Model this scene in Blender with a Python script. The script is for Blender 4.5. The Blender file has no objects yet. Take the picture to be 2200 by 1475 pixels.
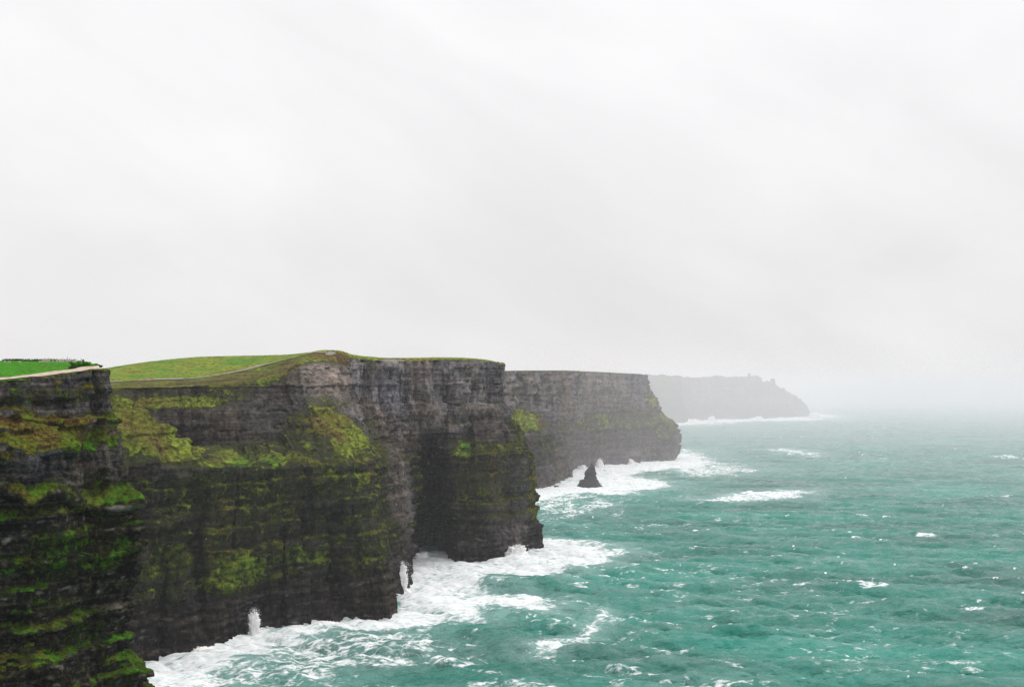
import bpy, math, random
import numpy as np
from mathutils import Vector

random.seed(7)
RNG = np.random.default_rng(11)
sc = bpy.context.scene
col = sc.collection

# ------------------------------------------------------------------ camera, sky, sun, exposure
FPX = 2500.0                      # focal length in pixels of a 2200 px wide frame
H = 140.0                         # eye height over the sea
PITCH = math.atan((835 - 737.5) / FPX)
cam_d = bpy.data.cameras.new('camera')
cam = bpy.data.objects.new('camera', cam_d)
col.objects.link(cam)
cam_d.sensor_width = 36.0
cam_d.lens = 36.0 * FPX / 2200.0
cam_d.clip_start = 1.0
cam_d.clip_end = 90000.0
cam.location = (0, 0, H)
cam.rotation_euler = (math.pi / 2 + PITCH, 0, 0)
sc.camera = cam

SUN_EL, SUN_AZ = 56.0, 60.0       # degrees; azimuth measured from +Y towards +X
SUN_STRENGTH = 1.4
SKY_A, SKY_B = 0.865, 1.20         # overcast: horizon radiance, extra towards the zenith (sin^2)
HAZE_DENSITY = 4.6e-5             # even haze everywhere
RAIN_DENSITY = 2.75e-4             # the shower drifting in beyond the big headland

world = bpy.data.worlds.new('World')
sc.world = world
world.use_nodes = True
wn, wl = world.node_tree.nodes, world.node_tree.links
wn.clear()
w_out = wn.new('ShaderNodeOutputWorld')
w_bg = wn.new('ShaderNodeBackground')
w_bg.inputs['Strength'].default_value = 1.0
wl.new(w_bg.outputs[0], w_out.inputs[0])
w_sky = wn.new('ShaderNodeTexSky')
w_sky.sky_type = 'NISHITA'
w_sky.sun_disc = False
w_sky.sun_elevation = math.radians(SUN_EL)
w_sky.sun_rotation = math.radians(SUN_AZ)
w_tc = wn.new('ShaderNodeTexCoord')
w_sep = wn.new('ShaderNodeSeparateXYZ')
wl.new(w_tc.outputs['Generated'], w_sep.inputs[0])


def wmath(op, a, b=None, clamp=False):
    n = wn.new('ShaderNodeMath')
    n.operation = op
    n.use_clamp = clamp
    for i, v in enumerate((a, b)):
        if v is None:
            continue
        if isinstance(v, (int, float)):
            n.inputs[i].default_value = v
        else:
            wl.new(v, n.inputs[i])
    return n.outputs[0]


sz = wmath('MAXIMUM', w_sep.outputs[2], 0.0)
sin2 = wmath('MULTIPLY', sz, sz)
base_l = wmath('ADD', wmath('MULTIPLY', sin2, SKY_B), SKY_A)
# soft cloud structure
w_map = wn.new('ShaderNodeMapping')
w_map.inputs['Scale'].default_value = (1.0, 1.0, 2.4)
w_rot = wn.new('ShaderNodeMapping')
w_rot.inputs['Rotation'].default_value = (0.0, math.radians(-24), 0.0)
wl.new(w_tc.outputs['Generated'], w_rot.inputs[0])
wl.new(w_rot.outputs[0], w_map.inputs[0])
w_n1 = wn.new('ShaderNodeTexNoise')
w_n1.inputs['Scale'].default_value = 2.6
w_n1.inputs['Detail'].default_value = 5.0
w_n1.inputs['Roughness'].default_value = 0.5
w_n1.inputs['Distortion'].default_value = 0.25
wl.new(w_map.outputs[0], w_n1.inputs['Vector'])
cl = wmath('ADD', wmath('MULTIPLY', wmath('SUBTRACT', w_n1.outputs['Fac'], 0.5), 0.46), 1.0)
lum = wmath('MULTIPLY', base_l, cl)
w_tint = wn.new('ShaderNodeVectorMath')
w_tint.operation = 'SCALE'
w_tint.inputs[0].default_value = (1.0, 0.984, 0.99)
wl.new(lum, w_tint.inputs['Scale'])
w_skys = wn.new('ShaderNodeVectorMath')
w_skys.operation = 'SCALE'
wl.new(w_sky.outputs[0], w_skys.inputs[0])
w_skys.inputs['Scale'].default_value = 0.10
w_mix = wn.new('ShaderNodeMixRGB')
w_mix.inputs['Fac'].default_value = 0.96            # cloud cover over the clear sky
wl.new(w_skys.outputs[0], w_mix.inputs['Color1'])
wl.new(w_tint.outputs[0], w_mix.inputs['Color2'])
wl.new(w_mix.outputs[0], w_bg.inputs['Color'])

sun_d = bpy.data.lights.new('sun', 'SUN')
sun_d.energy = SUN_STRENGTH
sun_d.angle = math.radians(20)
sun_d.color = (1.0, 0.96, 0.90)
sun = bpy.data.objects.new('sun', sun_d)
col.objects.link(sun)
_e, _a = math.radians(SUN_EL), math.radians(SUN_AZ)
sun_dir = Vector((math.sin(_a) * math.cos(_e), math.cos(_a) * math.cos(_e), math.sin(_e)))
sun.rotation_euler = sun_dir.to_track_quat('Z', 'Y').to_euler()

vs = sc.view_settings
vs.view_transform = 'Standard'
vs.look = 'None'
vs.exposure = 0.0
vs.gamma = 1.0
vs.use_curve_mapping = False
sc.cycles.use_denoising = True
sc.cycles.denoising_prefilter = 'NONE'
sc.cycles.use_adaptive_sampling = False
sc.cycles.max_bounces = 8
sc.cycles.diffuse_bounces = 6
sc.cycles.glossy_bounces = 2
sc.cycles.volume_bounces = 3
sc.cycles.transparent_max_bounces = 12


# ------------------------------------------------------------------ helpers
def ray(u, v):
    a = (u - 1100.0) / FPX
    b = (737.5 - v) / FPX
    return np.array([a, math.cos(PITCH) - b * math.sin(PITCH), math.sin(PITCH) + b * math.cos(PITCH)])


def P(u, v, Y):
    """point of the place that lies Y metres ahead, seen in direction (u, v)"""
    d = ray(u, v)
    s = Y / d[1]
    return np.array([d[0] * s, Y, H + d[2] * s])


def W(u, v, z=0.0):
    """point on the sea in direction (u, v)"""
    d = ray(u, v)
    s = (z - H) / d[2]
    return np.array([d[0] * s, d[1] * s, z])


def sstep(a, b, x):
    t = np.clip((x - a) / (b - a), 0, 1)
    return t * t * (3 - 2 * t)


_perm = RNG.permutation(256).astype(np.int64)
_perm = np.concatenate([_perm, _perm, _perm])
_grad = RNG.normal(size=(256, 3))
_grad /= np.linalg.norm(_grad, axis=1)[:, None]


def perlin(p):
    p = np.asarray(p, dtype=np.float64)
    i = np.floor(p).astype(np.int64)
    f = p - i
    i &= 255
    w = f * f * f * (f * (f * 6 - 15) + 10)
    out = 0.0
    for dx in (0, 1):
        wx = w[..., 0] if dx else 1 - w[..., 0]
        a = _perm[i[..., 0] + dx]
        for dy in (0, 1):
            wy = w[..., 1] if dy else 1 - w[..., 1]
            b = _perm[a + i[..., 1] + dy]
            for dz in (0, 1):
                wz = w[..., 2] if dz else 1 - w[..., 2]
                g = _grad[_perm[b + i[..., 2] + dz] & 255]
                out = out + wx * wy * wz * (g[..., 0] * (f[..., 0] - dx) + g[..., 1] * (f[..., 1] - dy) + g[..., 2] * (f[..., 2] - dz))
    return out * 1.5


def fbm(p, oct=4, gain=0.5, lac=2.03):
    s, a, t = 0.0, 1.0, 0.0
    p = np.array(p, dtype=np.float64)
    for _ in range(oct):
        s = s + a * perlin(p)
        t += a
        a *= gain
        p = p * lac + 17.3
    return s / t


def hash1(i, j=0):
    x = np.sin(np.asarray(i, dtype=np.float64) * 127.1 + np.asarray(j, dtype=np.float64) * 311.7 + 3.1) * 43758.5453
    return x - np.floor(x)


def props(o, label=None, cat=None, group=None, kind=None):
    if label: o['label'] = label
    if cat: o['category'] = cat
    if group: o['group'] = group
    if kind: o['kind'] = kind
    return o


def mesh_np(name, verts, faces, mat, parent=None, smooth=True, attrs=None):
    """verts (n,3); faces (m,k) array"""
    me = bpy.data.meshes.new(name)
    verts = np.asarray(verts, dtype=np.float32)
    faces = np.asarray(faces, dtype=np.int32)
    m, k = faces.shape
    me.vertices.add(len(verts))
    me.vertices.foreach_set('co', verts.ravel())
    me.loops.add(m * k)
    me.loops.foreach_set('vertex_index', faces.ravel())
    me.polygons.add(m)
    me.polygons.foreach_set('loop_start', np.arange(0, m * k, k, dtype=np.int32))
    me.polygons.foreach_set('loop_total', np.full(m, k, dtype=np.int32))
    if smooth:
        me.polygons.foreach_set('use_smooth', np.ones(m, dtype=bool))
    me.update(calc_edges=True)
    for an, arr in (attrs or {}).items():
        a = me.attributes.new(an, 'FLOAT_COLOR', 'POINT')
        c = np.ones((len(verts), 4), dtype=np.float32)
        c[:, :arr.shape[1]] = arr
        a.data.foreach_set('color', c.ravel())
    me.materials.append(mat)
    o = bpy.data.objects.new(name, me)
    col.objects.link(o)
    if parent is not None:
        o.parent = parent
    return o


def py_mesh(name, verts, faces, mat, parent=None, smooth=False):
    me = bpy.data.meshes.new(name)
    me.from_pydata([tuple(map(float, v)) for v in verts], [], [tuple(f) for f in faces])
    me.update()
    if smooth:
        for p in me.polygons: p.use_smooth = True
    me.materials.append(mat)
    o = bpy.data.objects.new(name, me)
    col.objects.link(o)
    if parent is not None:
        o.parent = parent
    return o


def grid_faces(nr, nc):
    i = np.arange(nr * nc).reshape(nr, nc)
    return np.stack([i[:-1, :-1], i[:-1, 1:], i[1:, 1:], i[1:, :-1]], axis=-1).reshape(-1, 4)


def pchip(t, y, tq):
    """monotone cubic, y (n, ...)"""
    n = len(t)
    h = np.diff(t)
    sh = (-1,) + (1,) * (y.ndim - 1)
    d = np.diff(y, axis=0) / h.reshape(sh)
    m = np.zeros_like(y)
    m[0], m[-1] = d[0], d[-1]
    for i in range(1, n - 1):
        w1, w2 = 2 * h[i] + h[i - 1], h[i] + 2 * h[i - 1]
        with np.errstate(divide='ignore', invalid='ignore'):
            hm = (w1 + w2) / (w1 / d[i - 1] + w2 / d[i])
        m[i] = np.where(d[i - 1] * d[i] > 0, hm, 0)
    k = np.clip(np.searchsorted(t, tq, side='right') - 1, 0, n - 2)
    s = ((tq - t[k]) / h[k]).reshape(sh)
    hk = h[k].reshape(sh)
    return ((2 * s**3 - 3 * s**2 + 1) * y[k] + (s**3 - 2 * s**2 + s) * hk * m[k]
            + (-2 * s**3 + 3 * s**2) * y[k + 1] + (s**3 - s**2) * hk * m[k + 1])


def loft(cols, du, dv, lin=0.35, coarse=0):
    """cols: list of columns, each a list of world points or None (filled in by interpolation)."""
    R = len(cols[0])
    A = np.zeros((len(cols), R, 3))
    for j, c in enumerate(cols):
        idx = [i for i, p in enumerate(c) if p is not None]
        for k in range(3):
            A[j, :, k] = np.interp(np.arange(R), idx, [c[i][k] for i in idx])
    gap = np.linalg.norm(np.diff(A, axis=0), axis=2)[:, 1:-2].mean(axis=1)
    t = np.concatenate([[0], np.cumsum(np.maximum(gap, 1.0))])
    tq = np.concatenate([np.linspace(t[i], t[i + 1], max(2, int(gap[i] / (du * (5 if i < coarse else 1)))), endpoint=False) for i in range(len(gap))] + [[t[-1]]])
    B = pchip(t, A, tq)
    L = np.stack([np.stack([np.interp(tq, t, A[:, r, k]) for k in range(3)], -1) for r in range(R)], 1)
    B = B * (1 - lin) + L * lin
    seg = np.linalg.norm(np.diff(B, axis=1), axis=2)
    out, rowid = [], []
    for r in range(R - 1):
        n = max(2, int(np.percentile(seg[:, r], 80) / (dv[r] if isinstance(dv, (list, tuple)) else dv)))
        for s in np.linspace(0, 1, n, endpoint=False):
            out.append(B[:, r] * (1 - s) + B[:, r + 1] * s)
            rowid.append(r + s)
    out.append(B[:, -1])
    rowid.append(R - 1.0)
    G = np.stack(out, 0)          # rows x columns x 3
    return G, np.array(rowid), tq


def grid_normals(G):
    du = np.gradient(G, axis=1)
    dv = np.gradient(G, axis=0)
    n = np.cross(du, dv)
    n /= np.maximum(np.linalg.norm(n, axis=2), 1e-9)[..., None]
    return n


_lay_rng = np.random.default_rng(5)


def strata(z, s, seed, tmin, tmax):
    """stepped bedding: every layer of rock stands a little proud or recessed, cut into blocks"""
    rr = np.random.default_rng(seed)
    th = rr.uniform(tmin, tmax, 400) * np.where(rr.random(400) < 0.25, 1.9, 1.0)
    zb = np.cumsum(th) - 60.0
    k = np.searchsorted(zb, z)
    r = rr.uniform(-1, 1, 402)[k]
    wdt = rr.uniform(2.0, 9.0, 402)[k] * (tmax / 3.0)
    off = rr.uniform(0, 50, 402)[k]
    blk = hash1(np.floor((s + off) / wdt), k) - 0.5
    return r, blk, k


def rock_surface(G, rowid, tq, amp_low, amp_flute, amp_lay, amp_blk, seed, tmin, tmax, dip=0.0, low_scale=55.0, flute_scale=11.0,
                 steep0=0.62, steep1=0.9, rtop=1e9, wavy=0.0, steps=()):
    n = grid_normals(G)
    if n[..., 2].mean() < 0:
        n = -n
    steep = 1 - sstep(steep0 - 0.25, steep1 - 0.05, n[..., 2])
    # blur the steepness a little so that ledge lips stay connected
    body = (1 - sstep(rtop - 0.7, rtop - 0.02, rowid))[:, None] * 0.75
    steep_c = steep
    steep = np.maximum(steep, body)
    nh = n.copy()
    nh[..., 2] *= 0.15
    nh /= np.maximum(np.linalg.norm(nh, axis=2), 1e-6)[..., None]
    s = np.broadcast_to(tq[None, :], G.shape[:2])
    x, y, z = G[..., 0], G[..., 1], G[..., 2]
    low = fbm(G / low_scale + seed, 4)
    fl = fbm(np.stack([s / flute_scale, z / (flute_scale * 9), np.full_like(s, seed * 1.7)], -1), 4)
    fl = -np.abs(fl) * 2 + 0.5
    if wavy:
        G = G.copy()
        G[..., 2] += wavy * (body / 0.75) * fbm(np.stack([s / 14, z / 30, np.full_like(s, seed + 21.0)], -1), 4)
    warp = 1.6 * fbm(np.stack([s / 40, z / 60, np.full_like(s, seed + 9.0)], -1), 2)
    r, blk, k = strata(z + dip * s + warp, s, seed, tmin, tmax)
    latm = 0.45 + 1.1 * np.clip(fbm(np.stack([s / 25, z / 14, np.full_like(s, seed + 3.0)], -1), 3) + 0.35, 0, 1)
    fine = fbm(G / 3.2, 3)
    d = amp_low * low + amp_flute * fl + latm * (amp_lay * r + amp_blk * blk * 2) + 0.35 * amp_blk * fine
    for z0_, am_ in steps:          # projecting ledges: a lip that stands out, a notch worn in above it
        l1_ = np.stack([tq / 35, np.full_like(tq, z0_), np.full_like(tq, seed + 2.0)], -1)
        zn = z - z0_ + (2.0 * am_ * fbm(l1_, 3))[None, :]
        amk = am_ * np.clip(0.75 + 1.6 * fbm(np.stack([tq / 22, np.full_like(tq, z0_ + 7.0), np.full_like(tq, seed)], -1), 2), 0, 1.6)[None, :]
        d = d + amk * 1.7 * (0.5 - sstep(-0.3 * am_, 0.3 * am_, zn)) * np.clip(1 - np.abs(zn) / (2.6 * am_ + 1.0), 0, 1)
    G2 = G + nh * (d * steep)[..., None]
    # gentle relief on slopes and tops
    G2[..., 2] += (1 - steep) * (0.25 * fbm(G / 6.0, 3) + 0.1 * fbm(G / 1.8, 2))
    n2 = grid_normals(G2)
    if n2[..., 2].mean() < 0:
        n2 = -n2
    return G2, n, n2, steep_c, s


def ell(G, u, v, Y, ru, rv, ry=None):
    """soft 3D blob of the place: centre seen at (u,v) Y metres ahead"""
    c = P(u, v, Y)
    k = Y / FPX
    ry = ry if ry else 60.0
    q = ((G[..., 0] - c[0]) / (ru * k))**2 + ((G[..., 2] - c[2]) / (rv * k))**2 + ((G[..., 1] - c[1]) / ry)**2
    return 1 - sstep(0.45, 1.35, q)


# ------------------------------------------------------------------ materials
def new_mat(name):
    m = bpy.data.materials.new(name)
    m.use_nodes = True
    nt = m.node_tree
    b = nt.nodes['Principled BSDF']
    return m, nt.nodes, nt.links, b


def ramp(nodes, stops, interp='LINEAR'):
    r = nodes.new('ShaderNodeValToRGB')
    r.color_ramp.interpolation = interp
    e = r.color_ramp.elements
    while len(e) > 1: e.remove(e[-1])
    e[0].position, e[0].color = stops[0][0], (*stops[0][1], 1)
    for p, c in stops[1:]:
        k = e.new(p)
        k.color = (*c, 1)
    return r


def noise(nodes, links, vec, scale, detail=4, rough=0.55, dist=0.0):
    n = nodes.new('ShaderNodeTexNoise')
    n.inputs['Scale'].default_value = scale
    n.inputs['Detail'].default_value = detail
    n.inputs['Roughness'].default_value = rough
    n.inputs['Distortion'].default_value = dist
    links.new(vec, n.inputs['Vector'])
    return n.outputs['Fac']


def mapping(nodes, links, vec, scale, rot=(0, 0, 0)):
    m = nodes.new('ShaderNodeMapping')
    m.inputs['Scale'].default_value = scale
    m.inputs['Rotation'].default_value = rot
    links.new(vec, m.inputs[0])
    return m.outputs[0]


def mth(nodes, links, op, a, b=None, c=None, clamp=False):
    n = nodes.new('ShaderNodeMath')
    n.operation = op
    n.use_clamp = clamp
    for i, v in enumerate((a, b, c)):
        if v is None: continue
        if isinstance(v, (int, float)): n.inputs[i].default_value = v
        else: links.new(v, n.inputs[i])
    return n.outputs[0]


def mixc(nodes, links, fac, a, b, mode='MIX'):
    n = nodes.new('ShaderNodeMixRGB')
    n.blend_type = mode
    for i, v in enumerate((fac, a, b)):
        if isinstance(v, (int, float)): n.inputs[i].default_value = v
        elif isinstance(v, tuple): n.inputs[i].default_value = (*v, 1)
        else: links.new(v, n.inputs[i])
    return n.outputs[0]


def cliff_material(name, unit, rock_dark, rock_mid, rock_pale, grass_stops, bump=0.6, film=0.75):
    """unit: size in metres of the smallest visible grain"""
    m, N, L, b = new_mat(name)
    tc = N.new('ShaderNodeNewGeometry').outputs['Position']
    at = N.new('ShaderNodeAttribute')
    at.attribute_name = 'cover'
    sp = N.new('ShaderNodeSeparateColor')
    L.new(at.outputs['Color'], sp.inputs[0])
    beds = noise(N, L, mapping(N, L, tc, (0.02 / unit, 0.02 / unit, 0.55 / unit)), 1.0, 6, 0.62)
    grain = noise(N, L, tc, 0.45 / unit, 6, 0.62)
    streak = noise(N, L, mapping(N, L, tc, (0.28 / unit, 0.28 / unit, 0.03 / unit)), 1.0, 4, 0.55)
    patch = noise(N, L, tc, 0.028 / unit, 4, 0.55)
    patch2 = noise(N, L, tc, 0.13 / unit, 5, 0.6)
    wb = mth(N, L, 'SUBTRACT', 0.40, mth(N, L, 'MULTIPLY', at.outputs['Alpha'], 0.27))
    ws = mth(N, L, 'SUBTRACT', 0.56, wb)
    f = mth(N, L, 'ADD', mth(N, L, 'MULTIPLY', beds, wb), mth(N, L, 'MULTIPLY', grain, 0.44))
    f = mth(N, L, 'ADD', f, mth(N, L, 'MULTIPLY', streak, ws))
    rk = ramp(N, [(0.42, rock_dark), (0.50, rock_mid), (0.61, rock_pale)])
    L.new(f, rk.inputs[0])
    # iron stains and lichen on the rock
    st = ramp(N, [(0.35, (0.95, 0.96, 1.10)), (0.6, (1.12, 0.97, 0.88))])
    L.new(patch, st.inputs[0])
    rock = mixc(N, L, 1.0, rk.outputs[0], st.outputs[0], 'MULTIPLY')
    # the paler, drier beds of the upper cliff
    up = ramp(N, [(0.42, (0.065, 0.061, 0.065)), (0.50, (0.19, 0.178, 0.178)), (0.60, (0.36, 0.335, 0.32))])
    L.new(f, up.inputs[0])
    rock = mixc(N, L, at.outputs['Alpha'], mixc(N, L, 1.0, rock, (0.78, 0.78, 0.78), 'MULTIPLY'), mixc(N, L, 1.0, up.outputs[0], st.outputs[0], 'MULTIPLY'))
    rock = mixc(N, L, mth(N, L, 'MULTIPLY', sp.outputs[2], mth(N, L, 'MULTIPLY', grain, 1.3)), rock, (0.34, 0.31, 0.27))
    # thin algae and lichen film that tints the rock wherever something grows nearby
    alg = mth(N, L, 'MULTIPLY', mth(N, L, 'MULTIPLY', sp.outputs[0], 2.2, None, True), mth(N, L, 'MULTIPLY', mth(N, L, 'ADD', patch2, streak), film))
    al = ramp(N, [(0.40, (0.034, 0.036, 0.012)), (0.5, (0.030, 0.044, 0.013)), (0.6, (0.070, 0.064, 0.022))])
    L.new(grain, al.inputs[0])
    rock = mixc(N, L, alg, rock, al.outputs[0])
    # turf
    gn = noise(N, L, tc, 0.5 / unit, 5, 0.65)
    gm = noise(N, L, tc, 0.06 / unit, 4, 0.55)
    hue = mth(N, L, 'ADD', sp.outputs[1], mth(N, L, 'MULTIPLY', mth(N, L, 'SUBTRACT', gn, 0.5), 1.3))
    hue = mth(N, L, 'ADD', hue, mth(N, L, 'MULTIPLY', mth(N, L, 'SUBTRACT', gm, 0.5), 1.5))
    gr = ramp(N, grass_stops)
    L.new(hue, gr.inputs[0])
    mot = ramp(N, [(0.36, (0.30, 0.30, 0.30)), (0.5, (0.9, 0.9, 0.9)), (0.64, (1.5, 1.5, 1.5))])
    L.new(gn, mot.inputs[0])
    turf = mixc(N, L, 0.85, gr.outputs[0], mot.outputs[0], 'MULTIPLY')
    mo2 = ramp(N, [(0.38, (0.32, 0.38, 0.36)), (0.6, (0.85, 0.95, 0.90))])
    L.new(patch2, mo2.inputs[0])
    turf = mixc(N, L, mth(N, L, 'SUBTRACT', 1.0, at.outputs['Alpha'], None, True), turf, mixc(N, L, 1.0, turf, mo2.outputs[0], 'MULTIPLY'))
    tear = mth(N, L, 'ADD', mth(N, L, 'MULTIPLY', grain, 0.5), mth(N, L, 'ADD', mth(N, L, 'MULTIPLY', patch2, 0.34), mth(N, L, 'MULTIPLY', streak, 0.16)))
    keep = mth(N, L, 'SUBTRACT', 1.0, mth(N, L, 'MULTIPLY', sp.outputs[0], sp.outputs[0]))
    mk = mth(N, L, 'ADD', sp.outputs[0], mth(N, L, 'MULTIPLY', mth(N, L, 'SUBTRACT', tear, 0.5), mth(N, L, 'ADD', 1.3, mth(N, L, 'MULTIPLY', keep, 2.6))))
    mk = mth(N, L, 'SMOOTH_MIN', mk, 1.0, 0.1)
    mr = N.new('ShaderNodeMapRange')
    mr.interpolation_type = 'SMOOTHSTEP'
    mr.inputs['From Min'].default_value = 0.40
    mr.inputs['From Max'].default_value = 0.74
    L.new(mk, mr.inputs[0])
    c = mixc(N, L, mr.outputs[0], rock, turf)
    L.new(c, b.inputs['Base Color'])
    b.inputs['Roughness'].default_value = 0.82
    b.inputs['Specular IOR Level'].default_value = 0.04
    hgt = mth(N, L, 'ADD', mth(N, L, 'ADD', mth(N, L, 'MULTIPLY', beds, 0.9), grain), mth(N, L, 'MULTIPLY', mr.outputs[0], mth(N, L, 'ADD', 0.25, mth(N, L, 'MULTIPLY', gn, 0.8))))
    bp = N.new('ShaderNodeBump')
    bp.inputs['Strength'].default_value = bump
    bp.inputs['Distance'].default_value = 2.6 * unit
    L.new(hgt, bp.inputs['Height'])
    L.new(bp.outputs[0], b.inputs['Normal'])
    return m


GRASS_NEAR = [(0.0, (0.10, 0.055, 0.018)), (0.3, (0.13, 0.115, 0.018)), (0.55, (0.085, 0.15, 0.011)), (1.0, (0.045, 0.215, 0.006))]
GRASS_MID = [(0.0, (0.10, 0.062, 0.028)), (0.27, (0.165, 0.135, 0.027)), (0.5, (0.125, 0.138, 0.02)), (0.78, (0.205, 0.245, 0.026)), (1.0, (0.08, 0.20, 0.016))]
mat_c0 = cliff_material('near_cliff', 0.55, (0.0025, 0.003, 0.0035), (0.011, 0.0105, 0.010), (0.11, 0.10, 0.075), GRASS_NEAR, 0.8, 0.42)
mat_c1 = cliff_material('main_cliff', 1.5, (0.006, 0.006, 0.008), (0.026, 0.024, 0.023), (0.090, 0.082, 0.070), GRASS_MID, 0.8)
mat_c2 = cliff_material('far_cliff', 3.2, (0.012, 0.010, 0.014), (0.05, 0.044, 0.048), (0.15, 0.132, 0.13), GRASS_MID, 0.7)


def plain_mat(name, c0, c1, scale, rough=0.85, bump=0.3, dist=0.1):
    m, N, L, b = new_mat(name)
    tc = N.new('ShaderNodeNewGeometry').outputs['Position']
    n = noise(N, L, tc, scale, 5, 0.6)
    r = ramp(N, [(0.3, c0), (0.7, c1)])
    L.new(n, r.inputs[0])
    L.new(r.outputs[0], b.inputs['Base Color'])
    b.inputs['Roughness'].default_value = rough
    bp = N.new('ShaderNodeBump')
    bp.inputs['Strength'].default_value = bump
    bp.inputs['Distance'].default_value = dist
    L.new(n, bp.inputs['Height'])
    L.new(bp.outputs[0], b.inputs['Normal'])
    return m


mat_path = plain_mat('trodden_gravel', (0.25, 0.19, 0.14), (0.50, 0.41, 0.32), 0.6)
mat_path2 = plain_mat('trodden_earth', (0.13, 0.11, 0.085), (0.25, 0.21, 0.165), 0.25)
mat_slab = plain_mat('pale_flagstone', (0.30, 0.28, 0.20), (0.60, 0.55, 0.42), 1.2)
mat_slabdark = plain_mat('dark_flagstone', (0.06, 0.05, 0.045), (0.17, 0.14, 0.12), 1.5)
mat_hedge = plain_mat('dark_scrub', (0.008, 0.016, 0.006), (0.035, 0.05, 0.015), 1.4, bump=0.8, dist=0.3)
mat_stack = plain_mat('wet_black_rock', (0.004, 0.004, 0.005), (0.030, 0.028, 0.030), 0.3, 0.8, 0.9, 2.0)
mat_tower = plain_mat('weathered_masonry', (0.06, 0.06, 0.06), (0.14, 0.13, 0.12), 0.5)
mat_white = plain_mat('white_feathers', (0.75, 0.75, 0.75), (0.85, 0.85, 0.85), 3.0, bump=0.05)
mat_grey = plain_mat('grey_feathers', (0.45, 0.46, 0.48), (0.6, 0.6, 0.62), 3.0, bump=0.05)


def splash_material():
    m, N, L, b = new_mat('white_spray')
    b.inputs['Base Color'].default_value = (0.97, 0.97, 0.97, 1)
    b.inputs['Roughness'].default_value = 1.0
    b.inputs['Specular IOR Level'].default_value = 0.05
    tr = N.new('ShaderNodeBsdfTranslucent')
    tr.inputs[0].default_value = (0.98, 0.98, 0.98, 1)
    mx = N.new('ShaderNodeMixShader')
    mx.inputs[0].default_value = 0.2
    L.new(b.outputs[0], mx.inputs[1])
    L.new(tr.outputs[0], mx.inputs[2])
    tc = N.new('ShaderNodeTexCoord').outputs['Object']
    gen = N.new('ShaderNodeSeparateXYZ')
    L.new(N.new('ShaderNodeTexCoord').outputs['Generated'], gen.inputs[0])
    nz = noise(N, L, tc, 0.45, 6, 0.7)
    al = N.new('ShaderNodeMapRange')
    al.inputs['From Min'].default_value = 0.24
    al.inputs['From Max'].default_value = 0.44
    L.new(mth(N, L, 'ADD', nz, mth(N, L, 'MULTIPLY', mth(N, L, 'SUBTRACT', 0.62, gen.outputs[2]), 0.22)), al.inputs[0])
    tp = N.new('ShaderNodeBsdfTransparent')
    mx2 = N.new('ShaderNodeMixShader')
    L.new(al.outputs[0], mx2.inputs[0])
    L.new(tp.outputs[0], mx2.inputs[1])
    L.new(mx.outputs[0], mx2.inputs[2])
    L.new(mx2.outputs[0], N['Material Output'].inputs[0])
    return m


mat_spray = splash_material()
mat_drop = mat_spray.copy()
mat_drop.name = 'spray_drops'
for n_ in mat_drop.node_tree.nodes:
    if n_.type == 'MAP_RANGE':
        n_.inputs['From Min'].default_value = -2.0
        n_.inputs['From Max'].default_value = -1.0


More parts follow.
